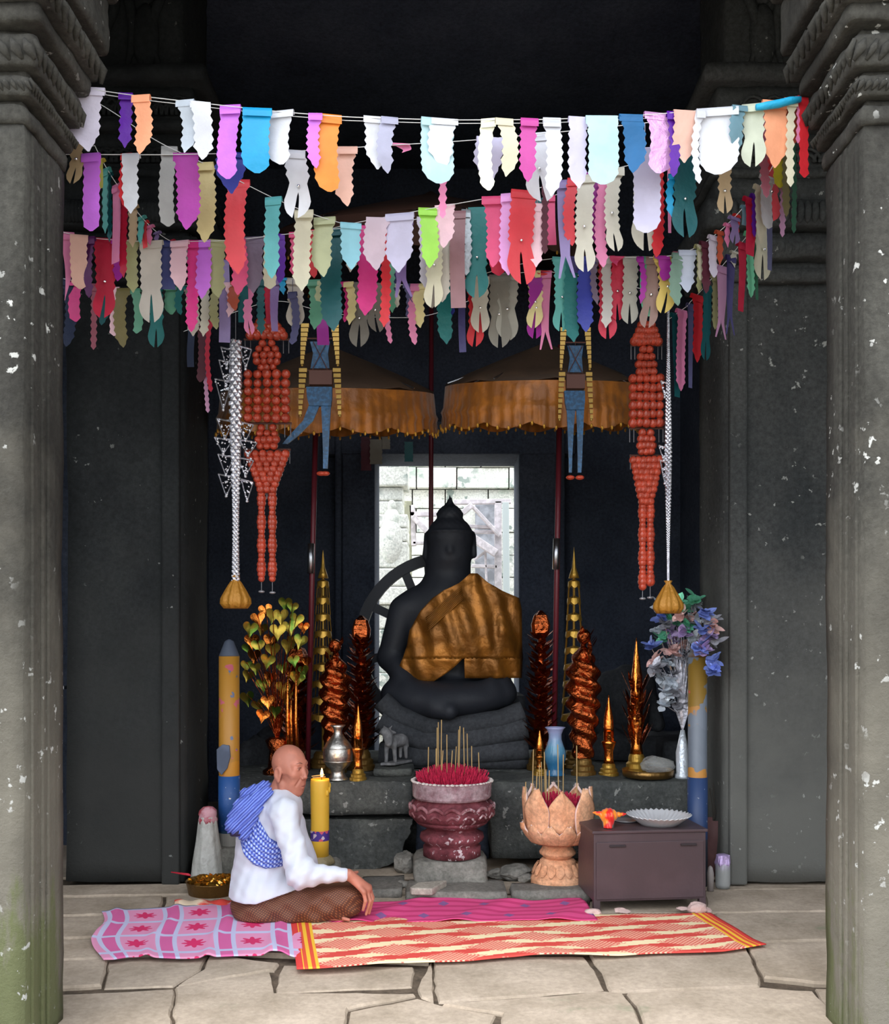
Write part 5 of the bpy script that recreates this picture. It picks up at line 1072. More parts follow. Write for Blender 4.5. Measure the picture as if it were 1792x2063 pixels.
def bull(p):
    q = lambda x, y, dy=0: tuple(P(x, y, Yv) + Vector((0, dy, 0))); v = Yv/F
    d = s_cap(p, q(790,1494,0.0), q(808,1492,0.04), 14*v, 13*v)
    for a, b, ra, rb, k in ((q(790,1492,-.02),q(783,1480,-.07),10*v,8*v,.02),(q(783,1480,-.07),q(785,1494,-.10),9*v,7.5*v,.02),(q(776,1473,-.06),q(768,1475,-.05),4*v,2.5*v,.006),(q(789,1473,-.05),q(797,1475,-.04),4*v,2.5*v,.006),(q(779,1468,-.06),q(775,1461,-.05),2.4*v,1*v,.004),(q(786,1468,-.05),q(791,1461,-.04),2.4*v,1*v,.004),
        (q(780,1500,-.03),q(779,1533,-.03),5*v,3.6*v,.015),(q(795,1500,-.03),q(797,1533,-.03),5*v,3.6*v,.015),(q(816,1496,.05),q(818,1527,.05),5*v,3.4*v,.015),(q(806,1498,.06),q(806,1526,.06),5*v,3.4*v,.015),(q(818,1488,.05),q(822,1505,.06),3*v,2*v,.01)):
        d = smin(d, s_cap(p, a, b, ra, rb), k)
    d = smin(d, s_ell(p, q(778,1472,-.06), (10*v,10*v,8*v)), 0.015)
    return d
M_bull = mat('pale_grey_carving', srgb(112,112,114), 0.85, bump=0.5, bscale=50, var=0.2, vscale=30)
r = root('bull_figurine', P(798,1535,Yv), 'small grey stone bull figurine standing left of the red incense urn', 'figurine')
link('body', nets(bull, (X(755,Yv), Yv-0.15, Z(1540,Yv)), (X(835,Yv), Yv+0.14, Z(1455,Yv)), 0.0045), M_bull, r, smooth=True)
m = MB(); m.prism([P(768,1534,Yv) + Vector((0,-.07,0)), P(798,1534,Yv) + Vector((0,-.07,0)), P(830,1534,Yv) + Vector((0,.10,0)), P(800,1534,Yv) + Vector((0,.10,0))], (0,0,-0.016)); bevel(m.build('plinth', M_bull, r), 0.003)
link('stone_block', rough_box(X(752,5.9), X(832,5.9), 5.82, 6.10, AZ, Z(1537,Yv)-0.014, 0.03, 0.008, 31.0), M_altar, smooth=True, label='rough grey stone block under the bull figurine', cat='stone block')
Yv = 5.78; v = Yv/F; c = P(1306, 1560, Yv); c.z = AZ
M_tray = mat('tarnished_brass', srgb(140,108,62), 0.35, metal=0.9, bump=0.3, bscale=60)
r = root('brass_tray', c, 'tilted brass tray holding a crumpled plastic bag at the right of the altar', 'tray')
m = MB(); m.lathe(c, [(44*v,0.004),(50*v,0.012),(52*v,0.05),(50*v,0.05),(48*v,0.014),(0.01,0.010)], 48, capb=True, capt=False); o_ = m.build('dish', M_tray, r, smooth=True)
M_plas = mat('clear_plastic', (0.5,0.5,0.48), 0.3, alpha=0.35, bump=0.8, bscale=30)
link('plastic_bag', rock_mesh((X(1325,5.78), 5.78, AZ+0.075), 0.085, 14, (1.2,0.8,0.7)), M_plas, label='crumpled clear plastic bag lying in the tilted brass tray', cat='plastic bag')
# ================================================================== URN, LOTUS BOWL, BOX
M_red = mat('incense_red', srgb(200,36,76), 0.7, var=0.2, vscale=60)
M_inc = mat('incense_tan', srgb(176,146,96), 0.8)
def sticks(name, c, R, n, hmin, hmax, label, dome=0.0):
    m = MB(); q = random.Random(n)
    for _ in range(n):
        a = q.uniform(0, 2*PI); rr = R*math.sqrt(q.random()); h = q.uniform(hmin, hmax) + dome*(1 - (rr/R)**2); tx = math.cos(a)*rr; ty = math.sin(a)*rr
        p0 = Vector((c[0]+tx*0.9, c[1]+ty*0.9, c[2]-0.03)); p1 = Vector((c[0]+tx*1.12 + q.uniform(-.012,.012), c[1]+ty*1.1 + q.uniform(-.012,.012), c[2]+h)); m.tube([p0, p1], 0.0022, 4, cap=True)
    return m.build(name, M_red, label=label, cat='incense', kind='stuff')
M_urn = stone('maroon_urn_stone', srgb(78,32,38), srgb(134,72,80), spots=srgb(200,184,188), spot_amt=0.60, bump=0.5, vs=8, sscale=38.0)
M_urnp = stone('worn_urn_rim', srgb(128,92,100), srgb(176,158,162), spots=srgb(196,186,190), spot_amt=0.55, bump=0.5, vs=14, sscale=60.0)
Yu = 5.30; v = Yu/F; c = P(911, 1720, Yu); cz = c.z
r = root('incense_urn', c, 'large maroon carved stone urn full of red incense sticks', 'urn')
def uz(py): return Z(py, Yu) - c.z
m = MB(); m.lathe(c, [(58*v,uz(1722)),(58*v,uz(1703)),(57*v,uz(1702)),(52*v,uz(1701)),(53*v,uz(1697)),(62*v,uz(1690)),(64*v,uz(1684)),(62*v,uz(1677)),(55*v,uz(1673)),(50*v,uz(1670)),(50*v,uz(1667)),(58*v,uz(1663)),(70*v,uz(1657)),(76*v,uz(1650))], 64, lambda a, rr, z: (rr*(1 + (0.02*abs(math.sin(a*9)) if uz(1698) < z < uz(1676) else 0)), z)); m.build('foot', M_urn, r, smooth=True)
m = MB(); m.lathe(c, [(76*v,uz(1650)),(82*v,uz(1640)),(84*v,uz(1632)),(82*v,uz(1622)),(74*v,uz(1614)),(70*v,uz(1611)),(70*v,uz(1606)),(76*v,uz(1603))], 96, lambda a, rr, z: (rr*(1 + 0.045*abs(math.sin(a*8))*math.exp(-((z-uz(1632))/0.03)**2)), z)); m.build('body', M_urn, r, smooth=True)
m = MB(); n = 16
for i in range(n):
    a = 2*PI*i/n
    for (dz, sz) in ((0.0, 1.0), (-0.032, 0.7)):
        pts = [(math.cos(a + q*0.19*sz)*(84*v), math.sin(a + q*0.19*sz)*(84*v), uz(1628) + dz + 0.026*sz*math.cos(q*1.5)) for q in (-1,-.6,-.3,0,.3,.6,1)]
        m.tube([c + Vector(p) for p in pts], 0.008*sz + 0.002, 6)
m.build('scallop_band', stone('scallop_stone', srgb(96,42,48), srgb(160,110,116), spots=srgb(206,190,194), spot_amt=0.52, bump=0.5, vs=9, sscale=50.0), r, smooth=True, label='worn pale scallop carving')
m = MB(); m.lathe(c, [(76*v,uz(1606)),(79*v,uz(1602)),(80*v,uz(1575)),(81*v,uz(1572)),(78*v,uz(1570)),(74*v,uz(1572)),(74*v,uz(1582)),(0.01,uz(1582))], 64, capb=True, capt=True); m.build('rim', M_urnp, r, smooth=False, label='worn pale collar with chipped rim')
m = MB(); 
for i in range(56):
    a = 2*PI*i/56; m.ico(c + Vector((79.5*v*math.cos(a), 79.5*v*math.sin(a), uz(1571.5))), rnd.uniform(0.006, 0.012), 0, (1.2,1.2,0.7))
m.build('chipped_edge', mat('pale_chip', srgb(206,196,190), 0.9), r)
sticks('incense_stub', c + Vector((0,0,uz(1578))), 66*v, 900, 0.02, 0.065, 'dense bed of burnt red incense stubs filling the maroon urn', dome=0.045)
def tall(px, yt, yb, Y, lab, grp):
    m = MB(); a = P(px, yb, Y); b = P(px + rnd.uniform(-2, 3), yt, Y); m.tube([a, b], 0.0028, 5)
    return m.build('incense_stick', M_inc, label=lab, cat='incense stick', group=grp)
for (x, yt, Yd) in ((863,1505,5.28),(881,1466,5.30),(884,1455,5.34),(889,1450,5.31),(901,1480,5.27),(909,1512,5.25),(917,1504,5.33),(923,1470,5.35),(925,1463,5.30),(936,1466,5.28),(943,1478,5.32),(951,1503,5.26),(966,1516,5.30),(879,1508,5.25),(890,1512,5.22)):
    tall(x, yt, 1560, Yd, 'thin tan incense stick standing tall in the maroon urn', 'tall incense sticks in the maroon urn')
# base rocks
M_rock = stone('loose_rock', (0.13,0.125,0.11), (0.30,0.28,0.25), bump=0.4, vs=5)
link('base_rock', rough_box(X(833,5.2), X(980,5.2), 5.14, 5.50, 0.0, 0.150, 0.03, 0.016, 41.0, 6.0), M_rock, smooth=True, label='chunky grey boulder carrying the maroon urn', cat='rock')
for (x, y, rr, sd, sq, lab) in ((818,1742,0.10,5,(0.8,1,0.7),'grey rock wedged left of the boulder under the urn'),(998,1757,0.055,6,(1.1,0.8,0.6),'small grey rock right of the boulder under the urn'),(1042,1757,0.085,7,(1.2,0.9,0.55),'flat oval rock between the urn and the lotus bowl'),(815,1778,0.045,8,(1.1,0.8,0.6),'small reddish rock left of the flat cut stone'),(962,1766,0.05,9,(0.8,.8,1.0),'little pale rock leaning against the boulder under the urn'),(1065,1764,0.05,15,(1.2,.8,.5),'flat pebble at the foot of the lotus bowl')):
    q = FL(x, y + 12); link('loose_rock', rock_mesh((q.x, q.y, rr*sq[2]*0.7), rr, sd, sq), M_rock, label=lab, cat='rock', group='loose rocks before the altar')
q = FL(865, 1796); m = MB(); pl = [(826,1785),(842,1776),(900,1772),(902,1783),(872,1797),(832,1797)]
m.prism([FL(a, b, 0.08) for a, b in [(826,1787),(843,1777),(901,1773),(871,1790),(829,1789)]], (0,0,-0.035)); bevel(m.build('cut_stone', stone('pale_cut_stone', (0.30,0.27,0.23), (0.44,0.40,0.34), bump=0.3), label='flat pale cut stone lying in front of the boulder under the urn', cat='stone'), 0.006)

# lotus bowl
M_lot = stone('peach_sandstone', srgb(205,142,104), srgb(226,176,140), bump=0.25, vs=6, rough=0.8, bd=0.006)
M_lotp = mat('pale_petal_edge', srgb(226,196,188), 0.8)
Yl = 5.18; v = Yl/F; c = P(1124, 1780, Yl); c.z = 0.0
r = root('lotus_bowl', c, 'peach stone incense bowl carved as an open lotus on a pedestal foot', 'bowl')
def lz(py): return Z(py, Yl)
m = MB(); m.lathe(c, [(53*v,0),(54*v,lz(1768)),(52*v,lz(1763)),(48*v,lz(1760)),(46*v,lz(1752)),(38*v,lz(1740)),(36*v,lz(1733)),(31*v,lz(1728)),(26*v,lz(1727))], 64); ft = m.build('foot', M_lot, r, smooth=False)
m = MB()
for i in range(16):
    a = 2*PI*i/16; ca, sa = math.cos(a), math.sin(a); tn = Vector((-sa, ca, 0)); rows = []
    for j in range(7):
        t = j/6; R = lerp(49, 38, t)*v + 0.006*math.sin(PI*t); z = lerp(lz(1759), lz(1736), t); w_ = 9*v*math.sin(PI*(0.12 + 0.8*t))
        rows.append([c + Vector((ca*R, sa*R, z)) - tn*w_, c + Vector((ca*(R+0.010), sa*(R+0.010), z)), c + Vector((ca*R, sa*R, z)) + tn*w_])
    m.grid(rows)
m.build('foot_petal_ring', M_lot, r, smooth=True)
m = MB(); m.lathe(c, [(25*v,lz(1729)),(27*v,lz(1726)),(36*v,lz(1719)),(37*v,lz(1715)),(32*v,lz(1708)),(29*v,lz(1703)),(32*v,lz(1700)),(50*v,lz(1688)),(62*v,lz(1672)),(66*v,lz(1655)),(65*v,lz(1634)),(61*v,lz(1630)),(50*v,lz(1630))], 64); m.build('bowl_body', M_lot, r, smooth=True)
def petal(a, R0, R1, z0, z1, wd, name, th=0.012, R2=None):
    ca, sa = math.cos(a), math.sin(a); tn = Vector((-sa, ca, 0)); rd = Vector((ca, sa, 0)); rows = []
    for j in range(13):
        t = j/12; w_ = wd*(0.80 + 0.30*math.sin(PI*min(1, t*1.0)))*(1 if t < 0.45 else max(0.01, (1 - ((t-0.45)/0.55)**1.9))); R = lerp(R0, R1, math.sin(t*PI/2)) if t < 0.7 else lerp(R1, R2 or R1, (t-0.7)/0.3)
        rows.append([c + rd*(R - abs(u_)*abs(u_)*wd*0.20 + (0.004 if abs(u_) < 0.01 else 0)) + tn*(u_*w_) + Vector((0,0,lerp(z0, z1, t))) for u_ in (-1,-.75,-.5,-.25,0,.25,.5,.75,1)])
    m = MB(); m.grid(rows); o = m.build(name, [M_lot, M_lotp], r, smooth=True); s_ = o.modifiers.new('s', 'SOLIDIFY'); s_.thickness = th; s_.offset = -1; s_.material_offset_rim = 1; return o
for i in range(8): petal(-PI/2 + 0.02 + i*2*PI/8 , 66*v, 71*v, lz(1668), lz(1584), 27*v, 'petal', 0.014, 69*v)
for i in range(12): petal(-PI/2 + 0.2 + i*2*PI/12, 50*v, 71*v, lz(1692), lz(1655), 17*v, 'lower_petal', 0.012, 73*v)
sticks('incense_stub', c + Vector((0,0,lz(1625))), 52*v, 420, 0.02, 0.05, 'bed of red incense stubs inside the peach lotus bowl', dome=0.035)
for (x, yt, Yd) in ((1073,1510,5.15),(1080,1555,5.12),(1088,1540,5.18),(1092,1535,5.2),(1099,1515,5.2),(1101,1550,5.1),(1126,1500,5.12),(1135,1520,5.2),(1163,1502,5.15),(1106,1552,5.1),(1059,1575,5.15)):
    tall(x, yt, 1612, Yd, 'thin tan incense stick standing in the peach lotus bowl', 'incense sticks in the lotus bowl')

# brown metal box table
M_box = mat('brown_painted_metal', srgb(74,58,62), 0.45, spec=0.5, bump=0.12, bscale=60, var=0.08, vscale=5)
M_box2 = mat('dark_slot', srgb(40,30,34), 0.6)
pfl = Vector((X(1197,4.76), 4.76, 0)); pfr = Vector((X(1423,4.82), 4.82, 0)); ex = (pfr - pfl).normalized(); ey = Vector((-ex.y, ex.x, 0)); Wb = (pfr - pfl).length; Db = 0.31; Hb = 0.385
c = pfl + ex*Wb/2 + ey*Db/2; r = root('metal_box', c, 'low dark brown metal box standing on short legs at the right', 'box')
def ob(m, x0, x1, y0, y1, z0, z1): return m.obox(pfl + ex*(x0+x1)/2 + ey*(y0+y1)/2 + Vector((0,0,(z0+z1)/2)), ex*(x1-x0)/2, ey*(y1-y0)/2, (0,0,(z1-z0)/2))
m = MB(); ob(m, 0.0, Wb, 0, Db, 0.045, Hb-0.014); bevel(m.build('body', M_box, r), 0.004)
m = MB(); ob(m, -0.008, Wb+0.008, -0.008, Db+0.008, Hb-0.014, Hb); bevel(m.build('top_panel', M_box, r), 0.003)
m = MB(); ob(m, 0.012, Wb-0.012, -0.006, 0.004, 0.055, Hb-0.055); bevel(m.build('front_panel', M_box, r), 0.003)
for x in (0.075, Wb-0.13):
    m = MB(); ob(m, x, x+0.08, -0.014, 0.0, Hb-0.078, Hb-0.068); bevel(m.build('handle', M_box2, r), 0.002)
for x, y in ((0,0),(Wb-0.032,0),(0,Db-0.032),(Wb-0.032,Db-0.032)):
    m = MB(); ob(m, x, x+0.032, y, y+0.032, 0.0, 0.05); bevel(m.build('leg', M_box, r), 0.002)
# fluted metal dish
M_dish = mat('polished_steel', (0.80,0.80,0.83), 0.40, metal=0.45)
Yd = 4.93; v = Yd/F; c = Vector((X(1328,Yd), Yd, Hb)); r = root('fluted_dish', c, 'shiny fluted metal dish on the brown box', 'dish')
m = MB(); m.lathe(c, [(0.088,0.0),(0.105,0.014),(0.150,0.046),(0.157,0.050),(0.153,0.052),(0.146,0.046),(0.098,0.014),(0.01,0.010)], 144, lambda a, rr, z: (rr*(1 + (0.035*math.sin(a*36) if rr > 0.1 else 0)), z + (0.004*math.sin(a*36) if rr > 0.095 else 0)), capt=True); m.build('bowl', M_dish, r, smooth=True)
# glass and flame coloured cloth flower
Yg = 4.86; v = Yg/F; c = Vector((X(1226,Yg), Yg, Hb)); 
r = root('glass_cup', c, 'small clear glass holding up an orange bundle at the left of the box', 'glass')
m = MB(); m.lathe(c, [(0.028,0),(0.030,0.05),(0.033,0.075),(0.030,0.075),(0.027,0.008),(0.005,0.008)], 32); m.build('tumbler', mat('clear_glass', (0.75,0.74,0.72), 0.08, alpha=0.30, spec=0.8), r, smooth=True)
def bund(p):
    q = lambda x, y, dy=0: tuple(P(x, y, Yg) + Vector((0, dy, 0)))
    d = s_ell(p, q(1227,1643), (17*v,0.045,15*v)); d = smin(d, s_cap(p, q(1226,1645), q(1224,1664,-0.03), 13*v, 9*v), 0.01)
    d = smin(d, s_cap(p, q(1215,1641), q(1197,1637), 7*v, 2.5*v), 0.008); d = smin(d, s_cap(p, q(1238,1642), q(1260,1640), 7*v, 2.5*v), 0.008)
    return d - 0.0016*np.sin(p[0]*330 + p[2]*60)
link('cloth_bundle', nets(bund, (X(1190,Yg), Yg-0.08, Hb+0.002), (X(1267,Yg), Yg+0.07, Z(1620,Yg)), 0.003), mat('orange_red_satin', srgb(250,140,30), 0.3, col2=srgb(225,30,24), vscale=14, thr=(0.48,0.55), sheen=0.3), smooth=True, label='bright orange and red satin bundle tied over a small glass', cat='cloth')
m = MB(); m.lathe((X(1262,5.02), 5.02, Hb), [(0.05,0),(0.065,0.008),(0.06,0.009),(0.01,0.004)], 32); m.build('saucer', mat('grey_saucer', (0.35,0.35,0.37), 0.3, metal=0.5), smooth=True, label='small flat saucer behind the fluted dish', cat='saucer')
# stones at the feet of the box
M_shell = mat('pinkish_stone', srgb(196,168,162), 0.8, var=0.12, bump=0.3)
for (x, y, rr, sd, sq, lab) in ((1194,1846,0.036,3,(1.1,.8,.55),'small grey pink stone at the left leg of the box'),(1252,1842,0.032,12,(1.4,.9,.5),'flat pale stone under the middle of the box'),(1404,1842,0.044,17,(1.1,.8,.75),'rounded pinkish stone at the right leg of the box'),(1424,1842,0.022,19,(1,.8,.8),'little pink stone touching the rounded one at the right leg of the box'),(1375,1836,0.022,23,(1.6,.9,.5),'thin reddish stone under the right side of the box')):
    q = FL(x, y); link('small_stone', rock_mesh((q.x, q.y - 0.01, rr*sq[2]*0.75 + 0.006), rr, sd, sq), M_shell, label=lab, cat='stone', group='small stones at the box')

# yellow candle with flame
Yk = 5.30; v = Yk/F; c = P(645, 1724, Yk)
r = root('yellow_candle', c, 'thick yellow candle burning beside the seated woman', 'candle')
M_wax = mat('yellow_wax', srgb(230,180,58), 0.5, bump=0.3, bscale=20, bdist=0.006); M_wax.node_tree.nodes['Principled BSDF'].inputs['Subsurface Weight'].default_value = 0.08
def kz(py): return Z(py, Yk) - c.z
m = MB(); m.lathe(c, [(17.5*v,kz(1724)),(18*v,kz(1690)),(18.5*v,kz(1640)),(19*v,kz(1600)),(19.5*v,kz(1574)),(18*v,kz(1569)),(14*v,kz(1573)),(0.004,kz(1576))], 40, lambda a, rr, z: (rr*(1 + 0.012*math.sin(z*75) + 0.012*math.sin(a*5 + z*30)), z)); m.build('wax_body', M_wax, r, smooth=True)
m = MB(); m.lathe(c, [(18.7*v,kz(1692)),(19.0*v,kz(1672))], 40, capb=False, capt=False)
lm = bpy.data.materials.new('candle_label'); lm.use_nodes = True; ln_ = lm.node_tree.nodes; ll = lm.node_tree.links; tc = ln_.new('ShaderNodeTexCoord'); vo = ln_.new('ShaderNodeTexVoronoi'); vo.inputs['Scale'].default_value = 42; ll.new(tc.outputs['Object'], vo.inputs['Vector']); rr = ln_.new('ShaderNodeValToRGB'); sx_ = ln_.new('ShaderNodeSeparateColor'); ll.new(vo.outputs['Color'], sx_.inputs[0]); ll.new(sx_.outputs[0], rr.inputs[0]); rr.color_ramp.interpolation = 'CONSTANT'
el = rr.color_ramp.elements; el[0].color = (*srgb(76,52,140), 1); el[1].position = 0.6; el[1].color = (*srgb(214,90,110), 1); e = el.new(0.8); e.color = (*srgb(210,190,200), 1)
ll.new(rr.outputs[0], ln_['Principled BSDF'].inputs['Base Color']); m.build('paper_band', lm, r, smooth=True, label='purple and pink paper band')
m = MB()
for a in (0.3, -0.2, -0.6): m.ico(c + Vector((math.cos(a)*19.5*v, math.sin(a)*19.5*v, kz(1588 - a*14))), 0.010, 1, (0.8,1,1.8))
m.build('wax_drip', M_wax, r, smooth=True)
m = MB(); m.tube([c + Vector((0.008,0,kz(1576))), c + Vector((0.010,0,kz(1562)))], 0.0018, 6); m.build('wick', mat('black_wick', (0.02,0.02,0.02)), r)
fc = c + Vector((0.010, 0, kz(1566))); m = MB(); m.lathe(fc, [(0.002,0),(0.0075,0.008),(0.0085,0.018),(0.005,0.036),(0.0008,0.05)], 14); m.build('flame', mat('flame', (1,0.5,0.1), emit=(1.0,0.45,0.12,7.0)), r, smooth=True)
lp = bpy.data.lights.new('candle_light', 'POINT'); lp.energy = 0.25; lp.color = (1,0.55,0.2); lp.shadow_soft_size = 0.02; lo = bpy.data.objects.new('candle_light', lp); COL.objects.link(lo); lo.parent = r; lo.location = fc - c + Vector((0, -0.02, 0.05))
for k, (a, b) in enumerate((((628,1563),(650,1557)), ((630,1566),(652,1561)))):
    m = MB(); m.tube([P(a[0], a[1]+1, Yk-0.04), P(b[0]+4, b[1]+4, Yk-0.02), ], 0.003, 5); m.build('incense_stick', M_inc, label='pale incense stick lying across the top of the burning yellow candle', cat='incense stick', group='incense sticks on the yellow candle')
link('base_rock', rough_box(X(600,5.3), X(684,5.3), 5.2, 5.48, 0.0, 0.105, 0.03, 0.012, 51.0, 6.0), M_rock, smooth=True, label='low grey rock carrying the burning yellow candle', cat='rock')
m = MB(); m.lathe((c.x, c.y, 0.108), [(0.075,0),(0.07,0.02),(0.052,c.z-0.108),(0.01,c.z-0.108)], 20, lambda a, rr, z: (rr*(1+0.1*math.sin(a*4)), z)); m.build('wax_puddle', mat('dirty_wax', srgb(150,136,104), 0.6, var=0.2, bump=0.5), smooth=True, label='lumpy dried wax base under the burning yellow candle', cat='candle base')

# white wrapped cone on a brass tray
Yw = 5.22; v = Yw/F
c = Vector((X(432,5.12), 5.10, 0.0)); r = root('brass_tray', c, 'round brass tray of gold scraps behind the seated woman', 'tray')
m = MB(); m.lathe(c, [(0.115,0),(0.125,0.004),(0.137,0.066),(0.142,0.070),(0.136,0.070),(0.128,0.050),(0.01,0.048)], 48); m.build('dish', M_tray, r, smooth=True)
m = MB()
for i in range(160):
    a = rnd.uniform(0, 2*PI); q = 0.125*math.sqrt(rnd.random()); d = Vector((rnd.gauss(0,1), rnd.gauss(0,1), rnd.gauss(0,.7))).normalized()*0.014; e_ = d.cross(Vector((rnd.random(), 1, rnd.random()))).normalized()*0.010
    o_ = c + Vector((q*math.cos(a), q*math.sin(a), 0.058 + rnd.uniform(0,0.014))); m.add([o_ - d - e_, o_ + d - e_, o_ + d + e_, o_ - d + e_], [(0,1,2,3)])
m.build('gold_scraps', mat('crumpled_gold', srgb(230,180,84), 0.25, metal=0.9), kind='stuff', label='glittering crumpled gold scraps heaped in the round tray', cat='gold scraps')
m = MB(); m.tube([P(345,1757,5.05), P(380,1762,5.03), P(384,1764,5.02)], [0.003,0.007,0.003], 6); m.build('red_stick', mat('red_paint', srgb(190,40,60), 0.5), smooth=True, label='short red stick poking out left of the brass tray', cat='stick')
c = Vector((X(412,Yw), Yw+0.08, 0.0)); r = root('wrapped_cone', c, 'cone wrapped in white plastic with a pink top behind the brass tray', 'wrapped offering')
def wz(py): return Z(py, Yw)
M_wp = mat('white_plastic_wrap', srgb(196,196,190), 0.35, bump=1.0, bscale=14, bdist=0.02, trans=0.2)
m = MB(); m.lathe(c, [(30*v+0.02,0.0),(34*v,wz(1770)),(30*v,wz(1740)),(23*v,wz(1700)),(19*v,wz(1665)),(17*v,wz(1650))], 40, lambda a, rr, z: (rr*(1 + 0.05*math.sin(a*7 + z*9) + 0.03*math.sin(a*13)), z)); m.build('plastic_wrap', M_wp, r, smooth=True)
m = MB(); m.lathe(c, [(18*v,wz(1664)),(19*v,wz(1655)),(17*v,wz(1650)),(18.5*v,wz(1645)),(17*v,wz(1638)),(10*v,wz(1631)),(0.004,wz(1629))], 28, lambda a, rr, z: (rr*(1 + 0.05*math.sin(a*5+z*60)), z)); m.build('pink_top', mat('pink_cloth', srgb(200,150,160), 0.6, col2=srgb(168,70,80), vscale=20), r, smooth=True)
# things in the gap between box and right pier
def gz(py, Y): return Z(py, Y)
Yq = 5.22; v = Yq/F; c = Vector((X(1457,Yq), Yq, 0.0)); r = root('glass_jar', c, 'clear glass jar with a crumpled wrapper beside the right pier', 'jar')
m = MB(); m.lathe(c, [(14*v,0),(15*v,0.02),(15*v,0.12),(12*v,0.14),(11*v,0.14),(13*v,0.02),(0.004,0.01)], 28); m.build('jar_body', mat('jar_glass', (0.6,0.62,0.62), 0.1, alpha=0.45, spec=0.8), r, smooth=True)
m = MB(); m.lathe(c, [(13*v,0.10),(15*v,0.13),(13*v,0.17),(9*v,0.175)], 20, lambda a, rr, z: (rr*(1+0.12*math.sin(a*5+z*50)), z)); m.build('foil_wrapper', M_hol[1], r)
m = MB(); a = P(1435,1700,5.5); m.lathe((X(1438,5.5), 5.5, 0.0), [(0.03,0.0),(0.035,0.12),(0.05,0.20),(0.062,0.31),(0.058,0.31),(0.03,0.14)], 24); m.build('flower_pot', mat('dull_pink_pot', srgb(120,84,84), 0.7, var=0.2), smooth=True, label='tall dull pink pot in the shadow beside the right pier', cat='pot')
m = MB(); q0 = Vector((X(1438,5.5), 5.5, 0.28))
for k in range(3): m.tube([q0, q0 + Vector((0.01*k-0.005, 0, 0.1)), q0 + Vector((0.02*k-0.02, 0, 0.2+0.03*k))], 0.003, 5)
m.build('dry_stem', mat('dry_stem', srgb(70,66,60), 0.9), label='thin dry stems standing in the dull pink pot', cat='stems')
m = MB(); m.lathe((X(1432,5.15), 5.15, 0.0), [(0.016,0),(0.018,0.09),(0.012,0.12),(0.004,0.13)], 16); m.build('plastic_bottle', mat('cloudy_plastic', srgb(150,142,140), 0.4), smooth=True, label='small cloudy plastic bottle right behind the brown box', cat='bottle')
m = MB(); m.box(X(122,5.6), X(136,5.6), 5.55, 5.6, Z(1388,5.6), Z(1381,5.6)); bevel(m.build('metal_bracket', M_steel, label='small bright metal bracket in the dark gap at the left pier', cat='bracket'), 0.002)

# ================================================================== MATS
def mat_nodes(name):
    m = bpy.data.materials.new(name); m.use_nodes = True; nt = m.node_tree; N = nt.nodes; L = nt.links; b = N['Principled BSDF']; b.inputs['Roughness'].default_value = 0.75; b.inputs['Specular IOR Level'].default_value = 0.25
    uv = N.new('ShaderNodeUVMap'); uv.uv_map = 'UVMap'; sp = N.new('ShaderNodeSeparateXYZ'); L.new(uv.outputs[0], sp.inputs[0])
    def M(op, a, bb=None, c_=None, clamp=False):
        n = N.new('ShaderNodeMath'); n.operation = op; n.use_clamp = clamp
        for i, x in enumerate((a, bb, c_)):
            if x is None: continue
            if isinstance(x, (int, float)): n.inputs[i].default_value = x
            else: L.new(x, n.inputs[i])
        return n.outputs[0]
    def mix(f, a, bb):
        x = N.new('ShaderNodeMix'); x.data_type = 'RGBA'; L.new(f, x.inputs[0])
        for i, q in ((6, a), (7, bb)):
            if isinstance(q, tuple): x.inputs[i].default_value = (*q, 1)
            else: L.new(q, x.inputs[i])
        return x.outputs[2]
    # fine weave bump
    tx = N.new('ShaderNodeTexChecker'); tx.inputs['Scale'].default_value = 300; L.new(uv.outputs[0], tx.inputs['Vector'])
    bp = N.new('ShaderNodeBump'); bp.inputs['Strength'].default_value = 0.15; bp.inputs['Distance'].default_value = 0.002; L.new(tx.outputs['Fac'], bp.inputs['Height']); L.new(bp.outputs[0], b.inputs['Normal'])
    return m, N, L, b, sp.outputs[0], sp.outputs[1], M, mix
def floor_mat(name, corners, z, mt, label, fx=None, fold=0.006, nx=120, ny=40, seed=0.0, curl=None, group=None, cat='mat'):
    """corners (photo pixels on the floor): back-left, back-right, front-left, front-right; fx(u,v) -> warp in metres"""
    A, B, C_, D = [FL(*q) for q in corners]; vs = []; uvs = []
    for j in range(ny+1):
        for i in range(nx+1):
            u_, v_ = i/nx, j/ny; p = (A.lerp(B, u_)).lerp(C_.lerp(D, u_), v_)
            w_ = fx(u_, v_) if fx else (0, 0, 0)
            h = z + fold*(0.5 + 0.5*nz((p.x*1.0+seed, p.y*1.6, seed), 3.2, 2)) + w_[2]
            vs.append((p.x + w_[0], p.y + w_[1], h)); uvs.append((u_, v_))
    fs = [(j*(nx+1)+i, j*(nx+1)+i+1, (j+1)*(nx+1)+i+1, (j+1)*(nx+1)+i) for j in range(ny) for i in range(nx)]
    me = bpy.data.meshes.new(name); me.from_pydata(vs, [], fs); ul = me.uv_layers.new(name='UVMap')
    for l in me.loops: ul.data[l.index].uv = uvs[l.vertex_index]
    me.update(); o = link(name, me, mt, smooth=True, label=label, cat=cat, group=group); s_ = solid(o, 0.004); return o
